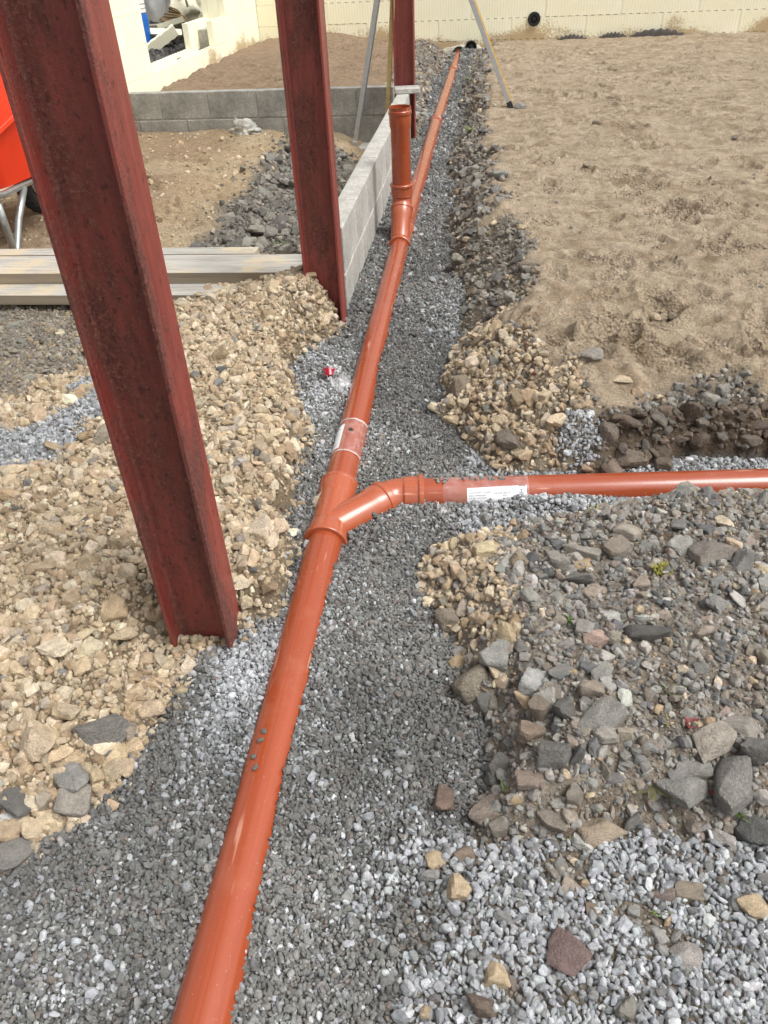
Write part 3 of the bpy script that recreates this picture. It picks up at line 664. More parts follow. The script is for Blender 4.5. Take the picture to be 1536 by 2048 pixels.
stones('tan_stone', 'broken tan stone lying loose on the tan stone heap', 'loose tan stones on the heaps', 'tan_rubble', 'medium tan broken stones of the heap', [TAN],
       [(((.5, 1.8), (-1.7, .3), .028, .010, .0142, .42, .040), .80), (((1.8, 3.6), (-2.4, .5), .030, .010, .0148, .42, .040), .75)], tancol, 300, .15)
stones('grey_stone', 'angular grey stone lying loose on the weedy rubble mound', 'loose grey stones on the mound', 'grey_rubble', 'medium grey angular stones of the mound', [RUB],
       [(((.5, 2.1), (-.1, 2.0), .030, .009, .0125, .44, .032), .62)], grcol, 290, .55)
stones('edge_stone', 'angular stone lying loose on the edge of the sand platform', 'loose stones along the platform edge', 'edge_rubble', 'medium angular stones along the platform edge', [EDGE, BSL, FACE],
       [(((2.1, 4.0), (-.4, 2.1), .034, .011, .0165, .42, .046), .68), (((4.0, 12.3), (-1.1, .5), .055, .015, .023, .40, .055), .62)], edcol, 290, .4)
stones('soil_stone', 'brown stone sticking out of the soil face above the branch pipe', 'stones in the soil face', 'soil_rubble', 'brown stones and clods in the soil face', [FACE],
       [(((2.1, 2.7), (.3, 2.1), .022, .008, .014, .50, .042), .42)], lambda x, y, c: pal(x.size, SO, [2, 2, 2, 1], .1), 120, .8)
stones('yard_stone', 'grey angular stone lying in the yard within the block walls', 'loose stones within the block walls', 'yard_rubble', 'medium grey stones in the yard within the block walls', [IGR, ULG],
       [(((3.6, 7.4), (-2.2, -.7), .06, .018, .030, .34, .065), .75), (((2.0, 3.9), (-3, -.8), .07, .013, .018, .35, .04), .4)], ingcol, 240)

# ------------------------------------------------------------------ steel columns
def column(x0, x1, y0, zb, label, mats):
    h, b_, tf, tw = x1 - x0, 0.104, 0.0095, 0.0065; zt = 3.2
    e = empty('steel_column', ((x0 + x1) / 2, y0 + b_ / 2, zb), label=label, cat='column', group='red primed steel columns')
    MB().box(-h / 2 + tf, h / 2 - tf, -tw / 2, tw / 2, 0, zt - zb).build('web', mats[0], e)
    for s, mt in ((-1, mats[1]), (1, mats[2])):
        xx = s * (h / 2 - tf / 2)
        MB().box(xx - tf / 2, xx + tf / 2, -b_ / 2, b_ / 2, 0, zt - zb, .0012).build('flange', mt, e)
        for q in (-1, 1):          # root fillet
            xi = s * (h / 2 - tf); r = .009; v = []; n = 5
            for zz in (0, zt - zb):
                v.append((xi, q * tw / 2, zz))
                for k in range(n): a = k / (n - 1) * math.pi / 2; v.append((xi - s * r * (1 - math.sin(a)), q * (tw / 2 + r * (1 - math.cos(a))), zz))
            f = [(i, i + 1, i + 1 + n + 1, i + n + 1) for i in range(1, n)]
            mesh_obj('fillet', v, f, mats[0], e, True)
    return e
column(-0.757, -0.598, 1.292, -0.08, 'rusty red steel column standing in tan stones, closest to the pipe junction', ('steel_web', 'steel_flange', 'steel_worn'))
column(-0.782, -0.618, 3.30, -0.06, 'red steel column at the near end of the concrete block wall', ('steel_flange', 'steel_clean', 'steel_clean'))
column(-0.768, -0.598, 7.22, -0.06, 'red steel column where the two concrete block walls meet', ('steel_clean', 'steel_clean', 'steel_clean'))

# ------------------------------------------------------------------ block walls, every block its own piece
bsh = {}
def block(L, hgt, t_, seed):
    key = (round(L, 3), round(hgt, 3), seed)
    if key in bsh: return bsh[key]
    bm = bmesh.new(); bmesh.ops.create_cube(bm, size=1)
    for q in bm.verts: q.co = Vector((q.co.x * L, q.co.y * t_, (q.co.z + .5) * hgt))
    bmesh.ops.bevel(bm, geom=bm.edges[:], offset=.004, segments=1, affect='EDGES', profile=.5)
    me = bpy.data.meshes.new('block'); bm.to_mesh(me); bm.free(); bsh[key] = me; return me
def blockwall(name, label, origin, ang, length, courses, mat, z0, skip=0):
    e = empty(name, origin, (0, 0, ang), label=label, cat='wall')
    ch, bl, t_ = .225, .45, .1
    r_ = random.Random(len(label))
    for c in range(courses):
        x = 0.0; off = (c % 2) * .225 + skip
        while x < length - .02:
            L = min(bl - ((off) if x == 0 else 0), length - x)
            if L > .05:
                o = bpy.data.objects.new('block', block(L - .010, .215, t_, 0)); col.objects.link(o); o.parent = e
                if not o.data.materials: o.data.materials.append(M[mat])
                o.location = (x + L / 2, r_.uniform(-.0025, .0025), z0 + c * ch + .010); o.rotation_euler = (0, r_.uniform(-.002, .002), r_.uniform(-.003, .003))
            x += L
    MB().box(.004, length - .004, -t_ / 2 + .006, t_ / 2 - .006, z0, z0 + courses * ch - .006).build('mortar', 'mortar', e)
    return e
bsh.clear(); blockwall('block_wall', 'pale concrete block wall running alongside the drain trench', (-.685, 3.53, 0), R(90), 3.68, 3, 'concrete_block', -.285)
bsh.clear(); blockwall('block_wall', 'weathered dark grey concrete block wall crossing behind the tripod leg', (-3.22, 7.51, 0), 0, 2.42, 3, 'concrete_dark', -.285, .16)
sl_ = MB().box(-.105, .105, -.075, .075, 0, .042, .006).build('concrete_slab_offcut', 'concrete_block', label='loose flat concrete offcut on the end of the block wall', cat='concrete slab')
sl_.location = (-.655, 7.14, .3905); sl_.rotation_euler = (0, 0, R(8))
ft = MB().box(-3.2, -.74, 7.20, 7.455, -.2, -.045, .01).build('concrete_footing', 'concrete_block', label='concrete strip footing under the dark block wall', cat='footing')

# ------------------------------------------------------------------ insulated formwork walls, each foam block a piece
def eps_mesh(L, hgt, t_, teeth=.05, up=True):
    n = max(1, int(round(L / teeth))); xs = [(-L / 2 + .0015) + (L - .003) * k / n for k in range(n + 1)]
    top = []; bot = []; d = .004
    for k in range(n):
        zz = hgt - .0012 + (d if k % 2 == 0 else 0); top += [(xs[k], zz), (xs[k + 1], zz)]
        zz = .0012 + (d if k % 2 == 0 else 0); bot += [(xs[k], zz), (xs[k + 1], zz)]
    v = []; f = []
    m_ = len(top)
    for y in (-t_ / 2, t_ / 2):
        v += [(x, y, z) for x, z in bot] + [(x, y, z) for x, z in top]
    o2 = 2 * m_
    for k in range(m_ - 1):
        if k % 2 == 0:
            f.append((k, k + 1, m_ + k + 1, m_ + k)); f.append((o2 + k + 1, o2 + k, o2 + m_ + k, o2 + m_ + k + 1))
        f.append((m_ + k, m_ + k + 1, o2 + m_ + k + 1, o2 + m_ + k)); f.append((k + 1, k, o2 + k, o2 + k + 1))
    f.append((0, m_, o2 + m_, o2)); f.append((m_ - 1, o2 + m_ - 1, o2 + 2 * m_ - 1, 2 * m_ - 1))
    me = bpy.data.meshes.new('foam_block'); me.from_pydata(v, [], f); me.update(); me.materials.append(M['eps']); return me
eps_cache = {}
def eps(parent, x, y, z, L, hgt=.25, t_=.068, ry=0):
    k = (round(L, 3), round(hgt, 3), t_)
    if k not in eps_cache: eps_cache[k] = eps_mesh(L, hgt, t_)
    o = bpy.data.objects.new('foam_block', eps_cache[k]); col.objects.link(o); o.parent = parent; o.location = (x, y, z); return o
def run(parent, x0, x1, z, y, off, hgt=.25):
    x = x0; first = True
    while x < x1 - .01:
        L = min((off if first and off > .05 else 1.0), x1 - x); eps(parent, x + L / 2, y + random.uniform(-.002, .002), z, L, hgt); x += L; first = False
ZC = -.045
# back wall (along x at y = 12.5)
bw = empty('foam_wall', (0, 12.5, 0), label='long cream foam formwork wall at the far side of the sand', cat='wall')
for c in range(9):
    run(bw, -3.24, 8.0, ZC + .25 * c, .034, (0.55 if c % 2 else 1.0))
    if c < 9: pass
MB().box(-3.3, 8.0, .07, .22, -.3, 2.19).build('concrete_core', 'concrete_block', bw)
MB().box(-3.3, 8.0, .222, .29, -.3, 2.2).build('outer_skin', 'eps', bw)
# left wall (along y at x = -3.24) with the stepped window opening
lw = empty('foam_wall', (-3.24, 12.5, 0), (0, 0, R(90)), label='cream foam formwork wall with the stepped window opening', cat='wall')
Y = lambda y: y - 12.5
Z1, Z2, YJ, YS, YP = .455, .705, 8.22, 10.35, 10.95
for side, dy in (('inner', .034), ('outer', .25)):
    ys = YS if side == 'inner' else 10.12
    for c in range(9):
        z = ZC + .25 * c; o_ = .5 if c % 2 else 0
        if z + .25 <= Z1 + .01: run(lw, Y(4.2), Y(12.49), z, dy, o_)
        elif z + .25 <= Z2 + .01: run(lw, Y(4.2), Y(YJ), z, dy, o_); run(lw, Y(ys), Y(12.49), z, dy, o_)
        else: run(lw, Y(4.2), Y(YJ), z, dy, o_); run(lw, Y(YP), Y(12.49), z, dy, o_)
MB().box(Y(4.2), Y(12.5), .07, .215, -.3, Z1 - .05).build('concrete_core', 'concrete_block', lw)
MB().box(Y(4.2), Y(YJ) - .07, .07, .215, Z1 - .048, 2.19).build('concrete_core', 'concrete_block', lw)
MB().box(Y(YP) + .07, Y(12.5), .07, .215, Z1 - .048, 2.19).build('concrete_core', 'concrete_block', lw)
MB().box(Y(10.45), Y(YP) + .06, .071, .214, Z1 - .048, Z2 - .09).build('concrete_core', 'concrete_block', lw)
for ya, zt in ((YJ - .035, 2.2), (YP + .035, 2.2)):
    MB().box(Y(ya) - .03, Y(ya) + .03, .07, .215, Z1 - .045, zt).build('jamb_infill', 'eps', lw)

# black duct ends through the back wall, and cement round the drain
def ring(name, loc, ro, ri, depth, mat, parent=None, **tg):
    v, f = lathe([(0, ri), (0, ro), (depth, ro), (depth, ri), (0, ri)], 28)
    o = mesh_obj(name, v, f, mat, parent, True, **tg); 
    if parent is None: o.location = loc; o.rotation_euler = (0, 0, R(90))
    else: o.location = loc
    return autosmooth(o)
dp = empty('duct_end', (.608, 12.475, .436), (0, 0, R(90)), label='black duct end poking through the cream wall above the sand', cat='pipe end')
ring('rim', (0, 0, 0), .085, .062, .07, 'black_plastic', dp); ring('inner_ring', (.004, 0, 0), .0615, .045, .02, 'black_plastic', dp)
MB().sweep([(.014, 0, 0), (.022, 0, 0)], .0445, 20).build('back', 'black_rubber', dp, True)
dp = empty('duct_end', (-.235, 12.42, .135), (0, 0, R(90)), label='black round duct cap beside the drain at the wall', cat='pipe end')
ring('rim', (0, 0, 0), .080, .064, .09, 'black_plastic', dp); MB().sweep([(.02, 0, 0), (.06, 0, 0)], .0635, 24).build('cap', 'black_plastic', dp, True)
ring('wall_sleeve', (-.40, 12.43, .058), .092, .074, .08, 'black_plastic', label='black sleeve where the orange drain enters the cream wall', cat='pipe sleeve')
# cement daubed on the wall
def blob(name, loc, sc, seed, mat, sub=4, amp=.25, freq=2.2, parent=None, **tg):
    v, f = ICO[sub]; p = v * (1 + amp * n3(v, freq, seed) + amp * .5 * n3(v, freq * 2.4, seed + 9))[:, None]
    o = mesh_obj(name, p * np.array(sc), f, mat, parent, True, **tg); o.location = loc; return o
blob('cement_daub', (-.33, 12.49, .05), (.33, .018, .12), 4, 'cement_splash', label='pale cement smeared on the wall round the drain', cat='cement')
# torn membrane along the wall foot
for k, (xa, xb, hh) in enumerate(((.93, 1.32, .045), (1.50, 1.86, .055), (1.90, 2.62, .075))):
    n = 24; v = []; f = []
    for i in range(n + 1):
        x = xa + (xb - xa) * i / n; e_ = math.sin(math.pi * i / n) ** .7; zt = hh * e_ + .012 * math.sin(i * 1.9 + k)
        zb = .10; zg = float(terrain(np.array([x]), np.array([12.4]))[0])
        v += [(x, 12.40, zb), (x, 12.415, zg + zt * .6), (x, 12.44, zg + zt + .005), (x, 12.47, zg + zt * .9), (x, 12.478, zb)]
    for i in range(n):
        for q in range(4): a = i * 5 + q; f.append((a, a + 1, a + 6, a + 5))
    mesh_obj('membrane_strip', v, f, 'membrane', None, True, label=['short dark membrane hump at the wall foot by the black duct', 'middle dark membrane hump at the wall foot', 'long dark membrane hump at the wall foot'][k], cat='membrane')

# ------------------------------------------------------------------ drain pipes and fittings
RP = .055
def straight(name, p0, p1, label, r=RP, mat='pvc', prof=None, cat='drain pipe', parent=None):
    p0 = Vector(p0); p1 = Vector(p1); L = (p1 - p0).length
    prof = prof or [(0, r - .004), (0, r), (L, r), (L, r - .004)]
    v, f = lathe(prof, 56); o = mesh_obj(name, v, f, mat, parent, True, label=label, cat=cat); frame(o, p0, p1 - p0, (0, 0, 1) if abs((p1 - p0).normalized().z) < .9 else (0, 1, 0)); return autosmooth(o, 30)
def P3(y): return (float(main_x(y)), y, float(main_z(y)))
pipe_a = straight('drain_pipe', (-.4095, -.25, 0), P3(1.80), 'long orange drain pipe bedded in gravel below the junction')
pipe_b = straight('drain_pipe', P3(1.985), P3(4.47), 'orange drain pipe with clear sleeve between junction and upright branch')
pipe_c = straight('drain_pipe', P3(4.66), P3(7.95), 'orange drain pipe behind the upright branch, beside the block wall')
pipe_d2 = straight('drain_pipe', P3(7.92), P3(10.95), 'orange drain pipe in the narrow trench beyond the columns')
pipe_e = straight('drain_pipe', P3(10.9), P3(12.56), 'last orange drain pipe entering the cream wall')
SOCK = lambda L: [(L, .0555), (L, .0645), (L + .004, .0672), (L + .016, .0672), (L + .019, .0640), (L + .062, .0632), (L + .080, .0575)]
def socket(y, dirn, parent=None, label=None):
    pr = [(0, .0553), (0, .0655), (.003, .0675), (.015, .0675), (.019, .0638), (.060, .0628), (.085, .0556)]
    v, f = lathe(pr, 56); return v, f
for y, pp in ((7.87, pipe_c), (10.86, pipe_d2)):     # spigot sockets at the far joints
    v, f = socket(y, 1); o = mesh_obj('socket', v, f, 'pvc', pp, True); o.matrix_parent_inverse = pp.matrix_world.inverted(); frame(o, Vector(P3(y + .085)), (0, -1, 0)); autosmooth(o, 30)
# wye junction
wy = empty('wye_junction', (float(main_x(1.8)), 1.80, 0), label='orange wye junction joining the branch to the main drain', cat='pipe fitting')
wy_inv = Matrix.Translation(wy.location).inverted()
def fit(name, prof, origin, d_, parent, inv, mat='pvc_fitting'):
    v, f = lathe(prof, 56); o = mesh_obj(name, v, f, mat, parent, True); frame(o, origin, d_, (0, 0, 1) if abs(Vector(d_).normalized().z) < .9 else (0, 1, 0)); o.matrix_parent_inverse = inv; return autosmooth(o, 30)
md_ = (P3(2.0)[0] - P3(1.7)[0], .3, 0)
fit('socket', [(0, .0553), (0, .0668), (.003, .0690), (.013, .0690), (.017, .0652), (.058, .0642), (.076, .0580)], P3(1.735), md_, wy, wy_inv)
fit('body', [(0, .0580), (.150, .0578)], P3(1.810), md_, wy, wy_inv)
fit('socket', [(0, .0553), (0, .0655), (.003, .0676), (.013, .0676), (.017, .0640), (.060, .0632), (.080, .0578)], P3(2.035), (-md_[0], -.3, 0), wy, wy_inv)
bd_ = Vector((math.sin(R(44)), math.cos(R(44)), 0)); b0 = Vector((-.4345, 1.808, 0))
fit('branch_arm', [(0, .0572), (.158, .0572), (.170, .0622), (.205, .0630), (.209, .0668), (.224, .0672), (.227, .0650), (.227, .0556)], b0, bd_, wy, wy_inv)
for k, a in enumerate((-.35, 0, .35)):       # moulding seams along the body
    pass
# branch bend
BC = b0 + bd_ * .262; d2 = Vector((BRD[0], BRD[1], 0))
def bend(name, P0, da, C, db, lb, label):
    e = empty(name, P0, label=label, cat='pipe fitting'); path = []; rad = []
    tl = .030
    path.append(C - da * (.075)); path.append(C - da * .0335); path.append(C - da * tl); rad += [.0545, .0545, .0575]
    for k in range(1, 9):
        t_ = k / 9; p = (C - da * tl) * (1 - t_) ** 2 + C * 2 * t_ * (1 - t_) + (C + db * tl) * t_ ** 2; path.append(p); rad.append(.0575)
    path += [C + db * tl, C + db * (tl + .008), C + db * (lb - .016)]; rad += [.0575, .0625, .0632]
    mb = MB(); off = Vector(P0); mb.sweep([p - off for p in path], rad, 56, cap=False); o = mb.build('body', 'pvc_fitting', e, True); autosmooth(o, 30)
    v, f = lathe([(0, .0632), (0, .0668), (.003, .0688), (.013, .0688), (.016, .0660), (.016, .0556)], 56); o = mesh_obj('socket_lip', v, f, 'pvc_fitting', e, True)
    frame(o, C + db * (lb - .016), db, (0, 0, 1) if abs(db.z) < .9 else (0, 1, 0)); o.matrix_parent_inverse = Matrix.Translation(off).inverted(); autosmooth(o, 30); return e
bend('pipe_bend', BC, bd_, BC, d2, .098, 'orange bend between the wye junction and the labelled branch pipe')
bp0 = BC + d2 * .085; bp1 = BC + d2 * 4.2
pipe_f = straight('drain_pipe', bp0, bp1, 'orange branch drain pipe carrying the printed label in a clear sleeve')
# upright branch on the far junction
XR = -.472
w2 = empty('wye_junction', (XR, 4.55, 0), label='orange junction turning up to the standing pipe', cat='pipe fitting'); w2i = Matrix.Translation(w2.location).inverted()
fit('socket', [(0, .0553), (0, .0668), (.003, .0690), (.013, .0690), (.017, .0652), (.058, .0642), (.076, .0580)], P3(4.42), (0, 1, 0), w2, w2i)
fit('body', [(0, .0580), (.16, .0578)], P3(4.495), (0, 1, 0), w2, w2i)
fit('socket', [(0, .0553), (0, .0655), (.003, .0676), (.013, .0676), (.017, .0640), (.060, .0632), (.080, .0578)], P3(4.735), (0, -1, 0), w2, w2i)
u0 = Vector((XR, 4.505, -.008)); ud = Vector((0, math.sin(R(45)), math.cos(R(45))))
fit('branch_arm', [(0, .0572), (.158, .0572), (.170, .0622), (.215, .0630), (.219, .0668), (.234, .0672), (.237, .0650), (.237, .0556)], u0, ud, w2, w2i)
UC = u0 + ud * .270
bend('pipe_bend', UC, ud, UC, Vector((0, 0, 1)), .105, 'orange bend under the standing pipe')
zt_ = .690; z0_ = UC.z + .09
rp = straight('standing_pipe', (UC.x, UC.y, z0_), (UC.x, UC.y, zt_), 'short upright orange pipe with an open socket on top', prof=[(0, .051), (0, .055), (zt_ - z0_ - .115, .055), (zt_ - z0_ - .098, .0605), (zt_ - z0_ - .062, .0612), (zt_ - z0_ - .042, .0612), (zt_ - z0_ - .036, .0650), (zt_ - z0_ - .022, .0650), (zt_ - z0_ - .018, .0612), (zt_ - z0_ - .006, .0612), (zt_ - z0_, .0630), (zt_ - z0_, .0590), (zt_ - z0_ - .1, .0575), (zt_ - z0_ - .118, .051), (0, .051)])

# clear sleeves with printed labels
def on_pipe(s, a, r): return (s, r * math.sin(a), r * math.cos(a))       # a = 0 is the top, + turns toward local +y
def patch(name, o, s0, s1, a0, a1, r, mat, n=14, m_=8, wob=0.0, cut=None, parent=None, skew=0.0):
    v = []; f = []
    for i in range(n + 1):
        for j in range(m_ + 1):
            s = s0 + (s1 - s0) * i / n; a = a0 + (a1 - a0) * j / m_ + skew * (i / n)
            rr = r + (wob * (.5 + .5 * math.sin(i * 2.7 + j * 1.9) * math.cos(j * 2.3 - i)) if wob else 0); v.append(on_pipe(s, a, rr))
    for i in range(n):
        for j in range(m_): a = i * (m_ + 1) + j; f.append((a, a + 1, a + m_ + 2, a + m_ + 1))
    return mesh_obj(name, v, f, mat, o, True)
def text_on_pipe(o, txt, s, a, size, r, mat, rot90=False, name='lettering', flip=1):
    cu = bpy.data.curves.new('t', 'FONT'); cu.body = txt; cu.size = size; cu.resolution_u = 2; to = bpy.data.objects.new('t', cu)
    col.objects.link(to); dg = bpy.context.evaluated_depsgraph_get(); me = bpy.data.meshes.new_from_object(to.evaluated_get(dg)); bpy.data.objects.remove(to)
    for vv in me.vertices:
        x, y = vv.co.x, vv.co.y
        if rot90: x, y = -y, x
        vv.co = Vector(on_pipe(s + x * flip, a - y / r * flip, r))
    me.materials.clear(); me.materials.append(M[mat]); return put(name, me, o)
# branch label: local x runs along the pipe, the label faces the near side (local -y -> a < 0)
patch('clear_sleeve', pipe_f, .075, .345, -1.75, .35, RP + .0014, 'clear_film', 18, 12, .0018)
patch('printed_label', pipe_f, .150, .338, -1.62, -.62, RP + .0006, 'white_label', 20, 10, skew=.10)
def branch_text(txt, s, a, size, mat): return text_on_pipe(pipe_f, txt, s, a, size, RP + .0011, mat)
def on_branch(txt, s, a, size, mat, rot=False):
    """reads left to right along +s, upright toward the pipe's top; a is negative on the near side"""
    cu = bpy.data.curves.new('t', 'FONT'); cu.body = txt; cu.size = size; cu.resolution_u = 2; to = bpy.data.objects.new('t', cu)
    col.objects.link(to); dg = bpy.context.evaluated_depsgraph_get(); me = bpy.data.meshes.new_from_object(to.evaluated_get(dg)); bpy.data.objects.remove(to)
    r = RP + .0011
    for vv in me.vertices:
        x, y = vv.co.x, vv.co.y
        if rot: x, y = y, -x
        ss = s + x; aa = a + y / r + .10 * (ss - .15) / .188
        vv.co = Vector(on_pipe(ss, aa, r))
    me.materials.clear(); me.materials.append(M[mat]); return put('lettering', me, pipe_f)
on_branch('CAM ROHR 110/3000', .155, -.96, .0075, 'ink'); on_branch('DATE 30/06/2025', .155, -1.12, .0075, 'ink'); on_branch('ORDER 2051290001', .155, -1.27, .0070, 'pale_ink')
on_branch('NOTE 905', .155, -1.45, .0070, 'pale_ink')
on_branch('EN 1401-1 SN4  PVC-U UD', .196, -.80, .0065, 'pale_ink'); on_branch('110 x 3.2', .156, -.78, .006, 'pale_ink')
on_branch('KE PIPE DN110', .236, -1.05, .0075, 'ink'); on_branch('SN4', .262, -1.18, .0075, 'pale_ink')
on_branch('HH', .314, -.80, .021, 'ink', True)
for s0, s1, a0, a1 in ((.316, .333, -.655, -.62), (.314, .3165, -.70, -.62), (.3325, .335, -.70, -.62)): patch('emblem', pipe_f, s0, s1, a0 + .09, a1 + .09, RP + .0012, 'ink', 3, 2)
# main label: sleeve round the main pipe, the label on its left flank (local -... of +y running pipe is +a)
patch('clear_sleeve', pipe_b, .19, .40, -1.2, 1.35, RP + .0014, 'clear_film', 18, 14, .0018)
patch('printed_label', pipe_b, .215, .375, .42, 1.35, RP + .0006, 'white_label', 16, 8)
def on_main(txt, s, a, size, mat):
    cu = bpy.data.curves.new('t', 'FONT'); cu.body = txt; cu.size = size; cu.resolution_u = 2; to = bpy.data.objects.new('t', cu)
    col.objects.link(to); dg = bpy.context.evaluated_depsgraph_get(); me = bpy.data.meshes.new_from_object(to.evaluated_get(dg)); bpy.data.objects.remove(to)
    r = RP + .0011
    for vv in me.vertices: vv.co = Vector(on_pipe(s + vv.co.y, a - vv.co.x / r, r))
    me.materials.clear(); me.materials.append(M[mat]); return put('lettering', me, pipe_b)
on_main('110/3000', 1.30 and .232, 1.25, .010, 'pale_ink'); on_main('PVC-U SN4', .248, 1.25, .008, 'pale_ink'); on_main('HH', .355, 1.2, .014, 'ink')
# tape edges of the sleeves
for s_ in (.19, .40): patch('sleeve_edge', pipe_b, s_ - .004, s_ + .004, -1.2, 1.35, RP + .0024, 'litter_film', 4, 14, .003)
patch('sleeve_edge', pipe_b, .19, .40, -.86, -.80, RP + .0026, 'clear_film', 12, 1)
patch('sleeve_edge', pipe_f, .075, .345, .02, .08, RP + .0026, 'clear_film', 12, 1); patch('sleeve_edge', pipe_f, .339, .345, -1.2, .3, RP + .0026, 'clear_film', 2, 8)

# stray pebbles on the pipes
peb = [(pipe_a, 'y', .93), (pipe_a, 'y', .965), (pipe_a, 'y', 1.0), (pipe_a, 'y', .885)]
def pebble_on(o, s, a, size, c, label, grp):
    p = o.matrix_world @ Vector(on_pipe(s, a, RP + size * .42)); q = bpy.data.objects.new('pebble', IND[rng.integers(0, 14)]); col.objects.link(q)
    q.location = p; q.scale = (size, size * .85, size); q.rotation_euler = (rng.uniform(-.3, .3), rng.uniform(-.3, .3), rng.uniform(0, 6)); q.color = (*c, 1); tag(q, label, 'stone', grp)
bpy.context.view_layer.update()
for px_, py_ in ((528, 1460), (521, 1478), (508, 1509), (512, 1535)):
    p = at(px_, py_, .058); pebble_on(pipe_a, p[1] + .25, -(p[0] - float(main_x(p[1]))) / RP, .0075, lin(112, 112, 108), 'small grey pebble resting on the long lower drain pipe', 'pebbles on the lower pipe')
for s, a in ((.055, .1), (.07, .05), (.085, .0), (.14, .08), (.165, .1), (.18, -.02), (.2, .1), (.225, .05), (.235, -.03), (.255, .05), (.27, -.02), (.06, -.1), (.08, -.2)):
    pebble_on(pipe_f, s, a, .0075, lin(150, 150, 146), 'small pale pebble resting on the labelled branch pipe', 'pebbles on the branch pipe')
pebble_on(pipe_b, .325, -.1, .009, lin(84, 78, 68), 'single dark pebble resting on the sleeved drain pipe', None)

# ------------------------------------------------------------------ scaffold boards
def board(x0, x1, y0, y1, z0, z1, rz, label, straps=(1,)):
    cx_, cy_ = (x0 + x1) / 2, (y0 + y1) / 2
    e = empty('scaffold_board', (cx_, cy_, z0), (0, 0, rz), label=label, cat='board'); hx, hy = (x1 - x0) / 2, (y1 - y0) / 2
    pk = MB().box(-hx, hx, -hy, hy, 0, z1 - z0, .003).build('plank', 'timber', e); pk.data.materials.append(M['timber_edge'])
    for pg in pk.data.polygons: pg.material_index = 1 if abs(pg.normal.y) > .9 else 0
    for s in straps:
        MB().box(hx - .16, hx - .004, -hy - .0016, -hy + .0, .004, z1 - z0 - .004).box(hx - .16, hx - .004, hy, hy + .0016, .004, z1 - z0 - .004).box(hx, hx + .0016, -hy, hy, .004, z1 - z0 - .004).build('end_strap', 'galvanised', e)
        MB().sweep([(hx - .09, -hy - .001, .02), (hx - .09, -hy - .004, .02)], .005, 8).build('nail', 'galvanised', e)
    return e
board(-4.1, -1.115, 3.30, 3.525, .101, .151, R(1.0), 'lower scaffold board of the stack with sandy top')
board(-4.2, -.80, 3.44, 3.69, .1515, .2065, R(1.0), 'upper scaffold board with a metal end strap against the column')
board(-4.2, -1.12, 3.695, 3.79, .170, .2110, R(.8), 'grey narrow scaffold board at the back of the stack', ())
for sx in (-3.6, -2.45): 
    b_ = MB().box(-.06, .06, -.2, .2, 0, .063, .004).build('timber_bearer', 'timber', label='short timber bearer under the scaffold boards', cat='timber', group='bearers under the boards'); b_.location = (sx, 3.56, .037)

